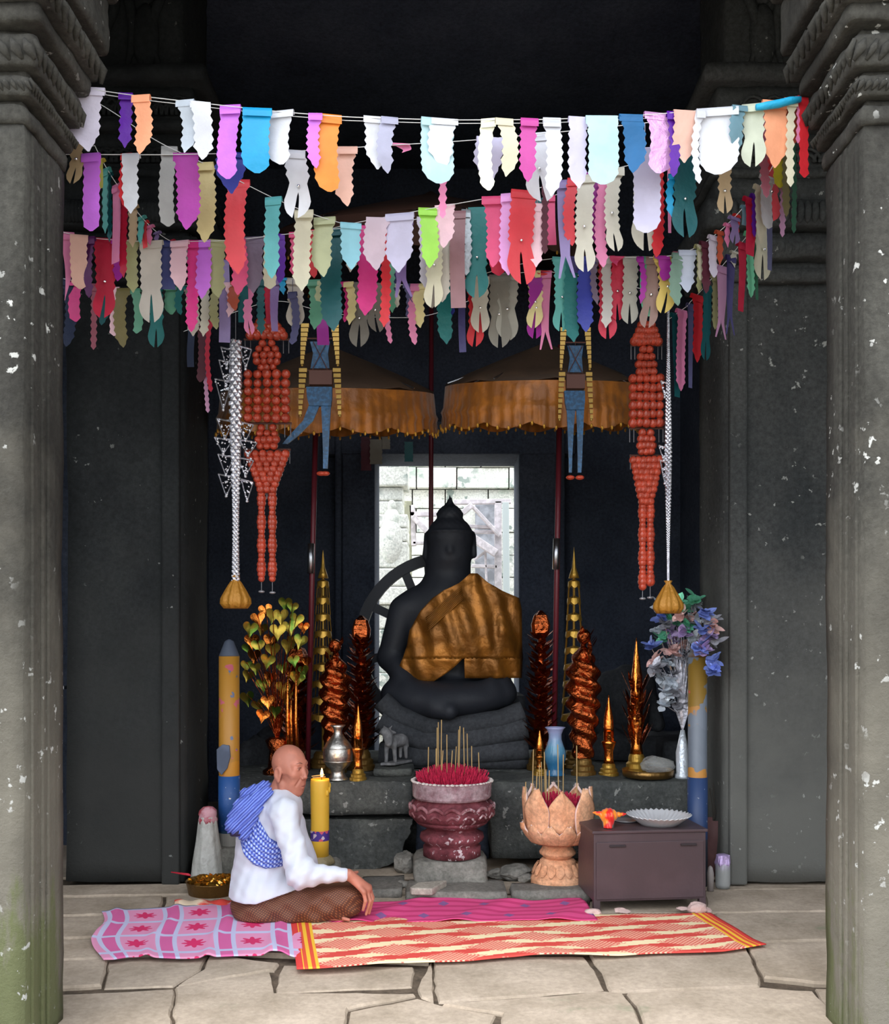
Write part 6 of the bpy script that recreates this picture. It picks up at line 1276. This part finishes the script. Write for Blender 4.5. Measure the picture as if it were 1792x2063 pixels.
# red and cream ikat mat
m_, N, L, b, U, V_, M, mix = mat_nodes('ikat_weave')
red, cream, pinkish = srgb(212,78,70), srgb(240,220,178), srgb(228,134,116)
cells = M('MULTIPLY', U, 6.4); rowsn = M('MULTIPLY', V_, 3.3)
def tri(x): return M('ABSOLUTE', M('SUBTRACT', M('MULTIPLY', M('FRACT', x), 2.0), 1.0))
par = M('MULTIPLY', M('MODULO', M('FLOOR', M('MULTIPLY', V_, 6.6)), 2.0), 0.5)
step = N.new('ShaderNodeMath'); step.operation = 'SNAP'; L.new(V_, step.inputs[0]); step.inputs[1].default_value = 0.011
stU = N.new('ShaderNodeMath'); stU.operation = 'SNAP'; L.new(U, stU.inputs[0]); stU.inputs[1].default_value = 0.0035
a1 = M('MULTIPLY', stU.outputs[0], 6.4); b1 = M('MULTIPLY', step.outputs[0], 3.0)
d1 = M('ADD', tri(a1), tri(b1))                       # diamonds lattice 0..2
a1 = M('MULTIPLY', stU.outputs[0], 4.7); b1 = M('MULTIPLY', step.outputs[0], 2.7)
crm = M('GREATER_THAN', M('FRACT', M('ADD', M('MULTIPLY', b1, 2.0), M('MULTIPLY', a1, 0.5))), 0.52)
dA = M('ADD', M('MULTIPLY', tri(M('ADD', a1, 0.5)), 1.0), M('MULTIPLY', tri(M('ADD', b1, 0.5)), 1.0))
dB = M('ADD', M('MULTIPLY', tri(a1), 1.0), M('MULTIPLY', tri(b1), 1.0)); dm = M('MINIMUM', dA, dB)
lat = M('LESS_THAN', M('ABSOLUTE', M('SUBTRACT', dm, 0.66)), 0.05)
ck = N.new('ShaderNodeTexChecker'); ck.inputs['Scale'].default_value = 1.0; cmb = N.new('ShaderNodeCombineXYZ'); L.new(M('MULTIPLY', U, 190.0), cmb.inputs[0]); L.new(M('MULTIPLY', V_, 60.0), cmb.inputs[1]); L.new(cmb.outputs[0], ck.inputs['Vector'])
speck = mix(ck.outputs['Fac'], red, srgb(240,188,160))
c1 = mix(crm, red, cream)
dia = M('LESS_THAN', dm, 0.60); c2 = mix(dia, c1, speck)
c3 = mix(M('MULTIPLY', lat, ck.outputs['Fac']), c2, pinkish)
# striped end borders
bd = M('MINIMUM', U, M('SUBTRACT', 1.0, U)); isb = M('LESS_THAN', bd, 0.047)
st = M('GREATER_THAN', M('FRACT', M('MULTIPLY', bd, 62.0)), 0.5); bc = mix(st, srgb(222,84,60), srgb(244,190,60)); bc = mix(M('LESS_THAN', bd, 0.014), bc, srgb(218,66,62))
L.new(mix(isb, c3, bc), b.inputs['Base Color'])
floor_mat('ikat_mat', ((585,1857),(1432,1846),(599,1958),(1548,1917)), 0.012, m_, 'red and cream diamond patterned mat with yellow striped ends, nearest on the floor',
    fx=lambda u_, v_: (0, -0.020*v_*(math.sin(u_*9.5+0.6)) - 0.012*v_*math.sin(u_*23) + (0.05*math.exp(-((u_-0.97)/0.05)**2)*0.0), 0.010*max(0, v_-0.8)*5*max(0, math.sin(u_*14))), seed=1.0)
# pink floral mat
m_, N, L, b, U, V_, M, mix = mat_nodes('pink_plaid_weave')
shu = M('SUBTRACT', U, 0.0)
a1 = M('MULTIPLY', U, 3.6); b1 = M('MULTIPLY', V_, 3.4)
fa = M('FRACT', a1); fb = M('FRACT', b1)
s1 = M('MULTIPLY', M('GREATER_THAN', fa, 0.06), M('LESS_THAN', fa, 0.14)); s2 = M('MULTIPLY', M('GREATER_THAN', fa, 0.36), M('LESS_THAN', fa, 0.44)); s3 = M('LESS_THAN', fb, 0.12)
stripe = M('MAXIMUM', M('MAXIMUM', s1, s2), s3)
base = mix(M('MULTIPLY', M('GREATER_THAN', fa, 0.14), M('LESS_THAN', fa, 0.36)), srgb(226,150,186), srgb(214,104,160))
c1 = mix(stripe, base, srgb(196,196,226))
fx_ = M('ABSOLUTE', M('SUBTRACT', M('FRACT', M('ADD', a1, 0.28)), 0.0 + 0.0)); dx = M('SUBTRACT', M('FRACT', M('ADD', a1, 0.75)), 0.48); dy = M('SUBTRACT', fb, 0.56)
rad = M('SQRT', M('ADD', M('MULTIPLY', M('MULTIPLY', dx, dx), 1.3), M('MULTIPLY', dy, dy))); ang = M('ARCTAN2', dy, dx)
fl = M('LESS_THAN', rad, M('ADD', 0.19, M('MULTIPLY', 0.055, M('COSINE', M('MULTIPLY', ang, 8.0)))))
L.new(mix(fl, c1, srgb(214,52,104)), b.inputs['Base Color'])
def pinkw(u_, v_):
    x = 0.02*math.sin(v_*7)*(1-u_) - (0.07*max(0, v_-0.55) if u_ < 0.01 else 0) + 0.16*max(0, v_ - 0.62)*max(0, 1-u_*6)
    return (x, 0.012*math.sin(u_*11)*v_ - 0.05*max(0, 0.12-u_)*v_*4, 0.004 + 0.012*max(0, math.sin(u_*21 + v_*3))**6 + 0.03*math.exp(-((u_-0.88)/0.05)**2)*max(0, v_-0.72)*3)
floor_mat('plaid_mat', ((205,1842),(600,1818),(192,1938),(612,1934)), 0.006, m_, 'pink plaid mat with red flowers under the seated woman at the left', fx=pinkw, fold=0.010, seed=5.0)
# magenta mat
m_, N, L, b, U, V_, M, mix = mat_nodes('magenta_weave')
a1 = M('MULTIPLY', U, 7.0); b1 = M('MULTIPLY', V_, 2.0); dx = M('SUBTRACT', M('FRACT', M('ADD', a1, M('MULTIPLY', M('FLOOR', b1), 0.5))), 0.5); dy = M('SUBTRACT', M('FRACT', b1), 0.5)
fl = M('LESS_THAN', M('ADD', M('ABSOLUTE', dx), M('MULTIPLY', M('ABSOLUTE', dy), 0.7)), 0.14)
band = M('GREATER_THAN', M('FRACT', M('MULTIPLY', V_, 5.0)), 0.6); c1 = mix(band, srgb(222,80,136), srgb(200,62,114)); L.new(mix(fl, c1, srgb(140,96,150)), b.inputs['Base Color'])
floor_mat('magenta_mat', ((610,1824),(1172,1818),(590,1866),(1205,1862)), 0.010, m_, 'magenta mat with grey flowers lying behind the diamond patterned mat', fx=lambda u_, v_: (0, 0.035*(1-v_)*math.sin(u_*13+1), 0.012*max(0, math.sin(u_*19+v_*4))**2), fold=0.016, seed=9.0)
# folded cloth at the back of the pink mat
m = MB(); rows = []
for j in range(9):
    t = j/8; rows.append([FL(lerp(352,482,i/24), lerp(1819,1833,t) - (3*math.sin(i*0.9) if j == 0 else 0)) + Vector((0,0,0.010 + 0.022*math.sin(PI*t)*(0.7+0.3*math.sin(i*0.8)))) for i in range(25)])
m.grid(rows); solid(m.build('folded_cloth', mat('cream_red_cloth', srgb(226,204,176), 0.8, col2=srgb(222,70,60), vscale=7, thr=(0.48,0.54)), smooth=True, label='crumpled cream and red cloth at the back edge of the pink plaid mat', cat='cloth'), 0.004)
# ================================================================== SEATED WOMAN
M_skin = mat('sun_browned_skin', srgb(184,118,98), 0.48, spec=0.4, var=0.10, vscale=14, bump=0.25, bscale=70, bdist=0.003)
M_skin.node_tree.nodes['Principled BSDF'].inputs['Subsurface Weight'].default_value = 0.06
M_skin.node_tree.nodes['Principled BSDF'].inputs['Subsurface Radius'].default_value = (0.02, 0.008, 0.005)
PY = 4.68
def W(px, py, dy=0.0): return tuple(P(px, py, PY) + Vector((0, dy, 0)))
hr = root('person', (X(560,PY), PY, 0.0), 'seated person with shaved head, white blouse, blue checked scarf and brown patterned skirt', 'person')
# head frame: forward, side (towards her right, the camera), up
yawh = math.radians(27); pit = math.radians(4)
Fv = Vector((math.cos(yawh)*math.cos(pit), -math.sin(yawh)*math.cos(pit), -math.sin(pit))); Sv = Vector((-math.sin(yawh), -math.cos(yawh), 0)); Uv = Sv.cross(Fv) * -1
if Uv.z < 0: Uv = -Uv
HC = Vector(W(585.5, 1549.5, 0.0)); KF = 0.86
def head_local(p):
    d = [p[i] - HC[i] for i in range(3)]
    return (sum(d[i]*Fv[i] for i in range(3))/KF, sum(d[i]*Sv[i] for i in range(3)), sum(d[i]*Uv[i] for i in range(3)))
def hw(f, s, u_): return HC + Fv*(f*KF) + Sv*s + Uv*u_
def head(p):
    q = head_local(p); E = lambda c_, r_: s_ell(q, c_, r_); C_ = lambda a, b, ra, rb=None: s_cap(q, a, b, ra, rb)
    d = E((-0.014,0,0.030), (0.096,0.074,0.084))
    d = smin(d, E((0.034,0,-0.040), (0.058,0.060,0.070)), 0.035)
    for s in (-1, 1):
        d = smin(d, C_((-0.010,s*0.052,-0.062), (0.056,s*0.018,-0.098), 0.015, 0.018), 0.022)
        d = smin(d, E((0.054,s*0.043,-0.014), (0.024,0.021,0.017)), 0.020)
        d = smin(d, E((0.020,s*0.060,0.012), (0.035,0.012,0.025)), 0.02)
        d = smax(d, -E((0.032,s*0.076,-0.050), (0.030,0.013,0.024)), 0.022)
    d = smin(d, C_((0.064,0,-0.100), (0.066,0,-0.104), 0.016), 0.018)
    d = smin(d, E((0.066,0,-0.066), (0.024,0.030,0.030)), 0.015)
    d = smin(d, C_((0.074,-0.030,0.034), (0.074,0.030,0.034), 0.0105), 0.016)
    for s in (-1, 1): d = smax(d, -E((0.096,s*0.031,0.013), (0.018,0.018,0.012)), 0.012)
    for s in (-1, 1):
        d = smin(d, E((0.071,s*0.032,0.011), (0.0125,0.016,0.0115)), 0.005)
        d = smin(d, C_((0.082,s*0.019,0.0215), (0.070,s*0.046,0.018), 0.0034), 0.003)
        d = smin(d, C_((0.080,s*0.020,-0.001), (0.070,s*0.043,0.0), 0.0030), 0.004)
    d = smin(d, C_((0.080,0,0.026), (0.102,0,-0.026), 0.0068, 0.0105), 0.010)
    for s in (-1, 1):
        d = smin(d, E((0.093,s*0.0135,-0.031), (0.011,0.009,0.008)), 0.005)
        d = smax(d, -E((0.099,s*0.007,-0.040), (0.006,0.0035,0.004)), 0.003)
        d = smax(d, -C_((0.087,s*0.023,-0.034), (0.073,s*0.038,-0.066), 0.0035), 0.008)
        d = smin(d, C_((0.090,s*0.004,-0.0625), (0.078,s*0.022,-0.070), 0.0058, 0.003), 0.005)
        d = smin(d, C_((0.087,s*0.003,-0.0775), (0.077,s*0.020,-0.072), 0.0066, 0.003), 0.005)
    d = smax(d, -C_((0.098,-0.020,-0.0705), (0.098,0.020,-0.0705), 0.0030), 0.003)
    # ears
    for s in (-1, 1):
        e = E((-0.018,s*0.078,-0.016), (0.025,0.009,0.035)); e = smax(e, -E((-0.015,s*0.088,-0.012), (0.013,0.008,0.021)), 0.004)
        e = smin(e, C_((-0.030,s*0.083,0.008), (-0.014,s*0.084,0.014), 0.004), 0.004)
        e = smin(e, C_((-0.008,s*0.078,-0.046), (-0.010,s*0.079,-0.050), 0.007), 0.006)
        d = smin(d, e, 0.006)
    # neck with sinews
    d = smin(d, s_cap(p, hw(-0.035,0,-0.055), W(556,1612,0.0), 0.047, 0.052), 0.022)
    d = smin(d, s_cap(p, hw(-0.01,0.052,-0.065), W(572,1606,-0.05), 0.010, 0.010), 0.015)
    # fine forehead creases
    z_ = q[2]; fc = np.clip((q[0]-0.03)*25, 0, 1)*np.exp(-((z_-0.045)/0.022)**2)
    return d*0.9 + 0.0007*fc*np.sin(z_*900)
def torso(p, grow=0.0):
    d = s_cap(p, W(552,1640,0.0), W(538,1700,0.02), 0.105, 0.115)
    d = smin(d, s_cap(p, W(585,1622,-0.15), W(562,1616,0.15), 0.040, 0.045), 0.07)
    d = smin(d, s_cap(p, W(538,1700,0.02), W(523,1790,0.03), 0.115, 0.125), 0.06)
    d = smin(d, s_ell(p, W(522,1815,0.03), (0.10,0.14,0.06)), 0.06)
    return d - grow
SHn, ELn, WRn = W(583,1632,-0.16), W(621,1737,-0.24), tuple(P(702,1762,4.47))
SHf, ELf, WRf = W(566,1626,0.17), W(596,1738,0.20), tuple(P(648,1780,4.93))
KNn, KNf, HPn, HPf = tuple(P(694,1808,4.56)), tuple(P(690,1800,4.98)), W(520,1830,-0.06), W(520,1828,0.12)
def body(p):
    d = torso(p)
    d = smin(d, head(p), 0.03)
    for sh, el, wr in ((SHn, ELn, WRn), (SHf, ELf, WRf)):
        d = smin(d, s_cap(p, sh, el, 0.040, 0.032), 0.03); d = smin(d, s_cap(p, el, wr, 0.032, 0.021), 0.02)
    for hp, kn, an in ((HPn, KNn, tuple(P(610,1843,4.62))), (HPf, KNf, tuple(P(640,1838,4.75)))):
        d = smin(d, s_cap(p, hp, kn, 0.055, 0.045), 0.03); d = smin(d, s_cap(p, kn, an, 0.045, 0.035), 0.03)
    # near hand draped over the knee: palm, four bent fingers, thumb
    def hand(wr, kn, tips, th, rz=1.0):
        nonlocal d
        wr = Vector(wr); h = s_cap(p, tuple(wr), tuple(kn[1].lerp(kn[2], 0.5)), 0.019, 0.020)
        for k in kn: h = smin(h, s_cap(p, tuple(wr), tuple(k), 0.015, 0.0125), 0.016)
        for k, (mid, tip) in zip(kn, tips):
            h = smin(h, s_cap(p, tuple(k), tuple(mid), 0.0100, 0.0088), 0.006); h = smin(h, s_cap(p, tuple(mid), tuple(tip), 0.0088, 0.0066), 0.004)
        h = smin(h, s_cap(p, tuple(wr.lerp(kn[3], 0.35)), tuple(th[0]), 0.013, 0.010), 0.012); h = smin(h, s_cap(p, tuple(th[0]), tuple(th[1]), 0.010, 0.007), 0.004)
        d = smin(d, h, 0.012)
    kn = [P(733,1797,4.462), P(739,1792,4.488), P(743,1789,4.515), P(744,1786,4.543)]
    tips = [(P(737,1815,4.460), P(732,1833,4.474)), (P(746,1815,4.480), P(738,1842,4.494)), (P(750,1812,4.510), P(744,1840,4.520)), (P(751,1808,4.545), P(747,1830,4.552))]
    hand(WRn, kn, tips, (P(712,1760,4.56), P(720,1757,4.60)))
    w2 = Vector(WRf); kn2 = [w2 + Vector((0.075, -0.03+0.022*i, 0.004)) for i in range(4)]
    tips2 = [(k + Vector((0.03, 0, -0.012)), k + Vector((0.05, 0, -0.035))) for k in kn2]
    hand(WRf, kn2, tips2, (w2 + Vector((0.045, -0.05, 0.0)), w2 + Vector((0.075, -0.055, -0.006))))
    # near foot peeping from the hem
    d = smin(d, s_cap(p, tuple(P(650,1846,4.55)), tuple(P(694,1849,4.53)), 0.026, 0.018), 0.015)
    for i in range(5): d = smin(d, s_cap(p, tuple(P(692,1850,4.505+0.014*i)), tuple(P(703-1.0*i,1853,4.50+0.015*i)), 0.0085, 0.0075), 0.003)
    d = smin(d, s_cap(p, tuple(P(650,1846,4.72)), tuple(P(600,1849,4.80)), 0.03, 0.022), 0.015)
    return smax(d, -(p[2] - 0.022), 0.004)
link('body', nets(body, (X(455,4.4), 4.36, 0.012), (X(762,4.6), 5.12, Z(1490,4.68)), 0.0036), M_skin, hr, smooth=True)
# eyes, brows, lips
M_dark_eye = mat('dark_iris', (0.02,0.015,0.012), 0.15); M_brow = mat('thin_eyebrow', srgb(128,84,72), 0.8); M_lip = mat('dark_lip', srgb(112,58,56), 0.5); M_eyew = mat('eye_white', srgb(150,120,108), 0.3)
for s in (-1, 1):
    m = MB(); m.ico(hw(0.0765, s*0.0325, 0.0105), 0.0082, 2, (0.8,1,0.42)); e = m.build('eye', M_eyew, hr, smooth=True)
    m = MB(); m.ico(hw(0.0812, s*0.0318, 0.0106), 0.0044, 2, (0.8,1.0,0.72)); m.build('iris', M_dark_eye, e, smooth=True)
    m = MB(); m.tube([hw(0.0860,s*0.0190,0.0170), hw(0.0835,s*0.031,0.0190), hw(0.0750,s*0.045,0.0150)], [0.0016,0.0026,0.0012], 6); m.build('eyelid', M_brow, hr, smooth=True)
    m = MB(); m.tube([hw(0.0868,s*0.014,0.0370), hw(0.0848,s*0.029,0.0420), hw(0.0755,s*0.045,0.0380)], [0.0014,0.0024,0.0010], 6); m.build('eyebrow', M_brow, hr, smooth=True)
m = MB(); m.tube([hw(0.0785,0.023,-0.0715), hw(0.0885,0.012,-0.0695), hw(0.0925,0.0,-0.069), hw(0.0885,-0.012,-0.0695), hw(0.0785,-0.023,-0.0715)], [0.0012,0.0030,0.0034,0.0030,0.0012], 6); m.build('mouth', M_lip, hr, smooth=True)

# white blouse
M_blouse = mat('white_cotton', srgb(206,209,221), 0.75, bump=0.35, bscale=26, bdist=0.006, sheen=0.2)
def blouse(p):
    d = torso(p, 0.020)
    fold = 0.0012*np.sin(p[2]*110 + p[0]*58 + 2*np.sin(p[1]*12)) + 0.0026*np.sin(p[0]*105 - p[2]*22 + 2*np.sin(p[2]*11) + 3)
    d = smin(d, s_cap(p, W(538,1760,0.02), W(526,1800,0.03), 0.125, 0.140), 0.05); d = smin(d, s_ell(p, W(530,1812,0.02), (0.158,0.222,0.13)), 0.03); d = smin(d, s_cap(p, W(535,1800,-0.06), W(590,1806,-0.07), 0.135, 0.115), 0.04)
    sl = s_cap(p, SHn, ELn, 0.060, 0.058); el = Vector(ELn).lerp(Vector(WRn), 0.90)
    sl = smin(sl, s_cap(p, ELn, tuple(el), 0.056, 0.030), 0.045)
    d = smin(d, sl - 0.0011*np.sin((p[2]-p[0]*0.6)*130 + 1.5*np.sin(p[1]*30)) - 0.0016*np.sin((p[0]*0.8-p[2]*0.25)*120 + 2*np.sin(p[2]*14)), 0.022)
    sf = smin(s_cap(p, SHf, ELf, 0.060, 0.055), s_cap(p, ELf, WRf, 0.055, 0.028), 0.04); d = smin(d, sf, 0.03)
    d = d - fold*0.8
    # hem line rising towards the front, neck opening
    hz = Z(1800, PY) + np.clip((p[0] - X(530, PY)), 0, 1)*0.30
    arm = (p[1] < PY - 0.10) & (p[0] > X(596, PY)) & (sl < 0.03); hz2 = np.where(arm, -1.0, hz)
    d = smax(d, (hz2 - p[2]), 0.006)
    d = smax(d, -s_cap(p, W(560,1585,0.0), W(558,1604,0.0), 0.050, 0.055), 0.008)
    return d
link('blouse', nets(blouse, (X(450,4.5), 4.34, 0.03), (X(712,4.5), 5.05, Z(1578,PY)), 0.0050), M_blouse, hr, smooth=True)

# brown patterned skirt
sk = bpy.data.materials.new('brown_woven_skirt'); sk.use_nodes = True; N = sk.node_tree.nodes; L = sk.node_tree.links; b = N['Principled BSDF']; b.inputs['Roughness'].default_value = 0.7
tc = N.new('ShaderNodeTexCoord'); mp = N.new('ShaderNodeMapping'); mp.inputs['Rotation'].default_value = (0, 0.35, 0.2); L.new(tc.outputs['Object'], mp.inputs[0])
sp = N.new('ShaderNodeSeparateXYZ'); L.new(mp.outputs[0], sp.inputs[0])
def mth(op, a, bb=None):
    n = N.new('ShaderNodeMath'); n.operation = op
    for i, x in enumerate((a, bb)):
        if x is None: continue
        if isinstance(x, (int, float)): n.inputs[i].default_value = x
        else: L.new(x, n.inputs[i])
    return n.outputs[0]
sx = mth('SINE', mth('MULTIPLY', sp.outputs['X'], 420)); sz = mth('SINE', mth('MULTIPLY', mth('ADD', sp.outputs['Z'], mth('MULTIPLY', sp.outputs['Y'], 0.8)), 420))
pr_ = mth('MULTIPLY', sx, sz); r1 = N.new('ShaderNodeValToRGB'); L.new(pr_, r1.inputs[0]); r1.color_ramp.elements[0].position = 0.30; r1.color_ramp.elements[1].position = 0.65
r1.color_ramp.elements[0].color = (*srgb(88,52,38), 1); r1.color_ramp.elements[1].color = (*srgb(146,92,58), 1); L.new(r1.outputs[0], b.inputs['Base Color'])
def skirt(p):
    d = s_ell(p, W(522,1828,0.03), (0.136,0.200,0.092))
    d = smin(d, s_cap(p, W(535,1824,-0.08), KNn, 0.100, 0.088), 0.05); d = smin(d, s_cap(p, W(535,1824,0.12), KNf, 0.100, 0.08), 0.05)
    d = smin(d, s_cap(p, KNn, tuple(P(590,1838,4.58)), 0.070, 0.075), 0.05); d = smin(d, s_cap(p, KNf, tuple(P(610,1838,4.80)), 0.07, 0.07), 0.05)
    d = smin(d, s_ell(p, tuple(P(610,1832,4.76)), (0.16,0.16,0.055)), 0.05)
    d = d - 0.004*np.sin((p[0]*0.7 - p[2]*1.0)*70 + 2*np.sin(p[1]*9)) - 0.003*np.sin(p[0]*55+p[2]*80)
    d = smax(d, p[2] - (Z(1790,PY) + 0.05), 0.03)
    return smax(d, 0.018 - p[2], 0.008)
link('skirt', nets(skirt, (X(440,4.4), 4.36, 0.012), (X(760,4.6), 5.14, Z(1740,4.6)), 0.0055), sk, hr, smooth=True)

# blue checked scarf: sling round the back and pleated drape over the shoulder
gs = bpy.data.materials.new('blue_gingham'); gs.use_nodes = True; N = gs.node_tree.nodes; L = gs.node_tree.links; b = N['Principled BSDF']; b.inputs['Roughness'].default_value = 0.8
tc = N.new('ShaderNodeTexCoord'); mp = N.new('ShaderNodeMapping'); mp.inputs['Rotation'].default_value = (0, -0.75, 0); L.new(tc.outputs['Object'], mp.inputs[0]); sp = N.new('ShaderNodeSeparateXYZ'); L.new(mp.outputs[0], sp.inputs[0])
ga = mth('GREATER_THAN', mth('SINE', mth('MULTIPLY', mth('ADD', sp.outputs['X'], mth('MULTIPLY', sp.outputs['Y'], 0.6)), 420)), 0.0); gb = mth('GREATER_THAN', mth('SINE', mth('MULTIPLY', sp.outputs['Z'], 420)), 0.0)
su = mth('MULTIPLY', mth('ADD', ga, gb), 0.5); r1 = N.new('ShaderNodeValToRGB'); L.new(su, r1.inputs[0]); r1.color_ramp.elements[0].color = (*srgb(56,70,160), 1); r1.color_ramp.elements[1].color = (*srgb(190,204,240), 1); e = r1.color_ramp.elements.new(0.5); e.color = (*srgb(104,126,206), 1); L.new(r1.outputs[0], b.inputs['Base Color'])
M_stripe = mat('blue_stripe_cloth', srgb(72,88,180), 0.8, col2=srgb(130,150,226), vscale=6, bump=0.3)
m_ = M_stripe; N = m_.node_tree.nodes; L = m_.node_tree.links; wv = N.new('ShaderNodeTexWave'); wv.inputs['Scale'].default_value = 28; wv.inputs['Distortion'].default_value = 2.0; tc = N.new('ShaderNodeTexCoord'); mp = N.new('ShaderNodeMapping'); mp.inputs['Rotation'].default_value = (0, -0.80, 0); L.new(tc.outputs['Object'], mp.inputs[0]); L.new(mp.outputs[0], wv.inputs['Vector']); r1 = N.new('ShaderNodeValToRGB'); L.new(wv.outputs['Fac'], r1.inputs[0]); r1.color_ramp.elements[0].color = (*srgb(58,72,166), 1); r1.color_ramp.elements[1].color = (*srgb(126,148,226), 1); L.new(r1.outputs[0], N['Principled BSDF'].inputs['Base Color'])
def poly2(x, z, pts):
    """signed distance to a closed outline in the x-z plane"""
    d = None; sgn = np.zeros_like(x, bool); n = len(pts)
    for i in range(n):
        ax, az = pts[i]; bx, bz = pts[(i+1) % n]; ex, ez = bx-ax, bz-az; wx, wz = x-ax, z-az
        t = np.clip((wx*ex + wz*ez)/(ex*ex + ez*ez), 0, 1); q = (wx-ex*t)**2 + (wz-ez*t)**2; d = q if d is None else np.minimum(d, q)
        c1, c2 = z >= az, z < bz; cr = ex*wz > ez*wx
        sgn ^= (c1 & c2 & cr) | (~c1 & ~c2 & ~cr)
    return np.where(sgn, -1, 1)*np.sqrt(d)
SLP = [(X(a, 4.56), Z(b, 4.56)) for a, b in ((508,1626),(525,1656),(544,1687),(567,1702),(584,1722),(598,1736),(588,1746),(563,1748),(536,1751),(510,1742),(492,1724),(480,1694),(480,1668),(490,1640))]
def sling(p):
    t = torso(p, 0.036); band = poly2(p[0], p[2], SLP)
    rr = np.sqrt((p[0]-X(556,4.56))**2 + (p[2]-Z(1660,4.56))**2)
    t = t - 0.0045*np.sin(rr*260 + 0.8*np.sin((p[0]+p[2])*30))
    d = smax(t, band, 0.014); d = smax(d, -(torso(p, 0.018)), 0.002)
    return smax(d, -s_cap(p, SHn, ELn, 0.050, 0.050), 0.004)
link('scarf_sling', nets(sling, (X(460,4.4), 4.36, Z(1770,PY)), (X(620,4.7), 5.05, Z(1590,PY)), 0.0042), gs, hr, smooth=True, label='blue checked scarf wound round the back')
def drape(p):
    q = lambda x, y, dy=0: W(x, y, dy)
    d = s_cap(p, q(545,1590,-0.10), q(505,1622,-0.13), 0.030, 0.052); d = smin(d, s_cap(p, q(505,1622,-0.13), q(486,1650,-0.15), 0.050, 0.040), 0.03)
    d = smin(d, s_cap(p, q(535,1585,0.0), q(505,1605,-0.02), 0.03, 0.05), 0.04)
    d = smin(d, s_cap(p, q(520,1622,-0.13), q(503,1668,-0.14), 0.035, 0.030), 0.03)
    d = smin(d, s_cap(p, q(484,1640,-0.12), q(476,1656,-0.12), 0.030, 0.026), 0.03)
    c_ = p[0]*0.72 - p[2]*0.70
    return d - 0.0038*np.sin(c_*330 + 1.5*np.sin(p[1]*14))
link('scarf_drape', nets(drape, (X(450,4.5), 4.42, Z(1690,PY)), (X(575,4.7), 4.85, Z(1565,PY)), 0.0040), M_stripe, hr, smooth=True, label='pleated blue striped end of the scarf over the shoulder')
def knot(p): return smin(s_cap(p, W(494,1664,-0.16), W(482,1668,-0.15), 0.018, 0.012), s_cap(p, W(470,1656,-0.12), W(464,1652,-0.12), 0.012, 0.009), 0.006)
link('scarf_knot', nets(knot, (X(455,4.5), 4.46, Z(1680,PY)), (X(505,4.7), 4.62, Z(1640,PY)), 0.004), mat('dark_scarf_fringe', srgb(44,36,66), 0.9), hr, smooth=True, label='dark knotted scarf fringe')
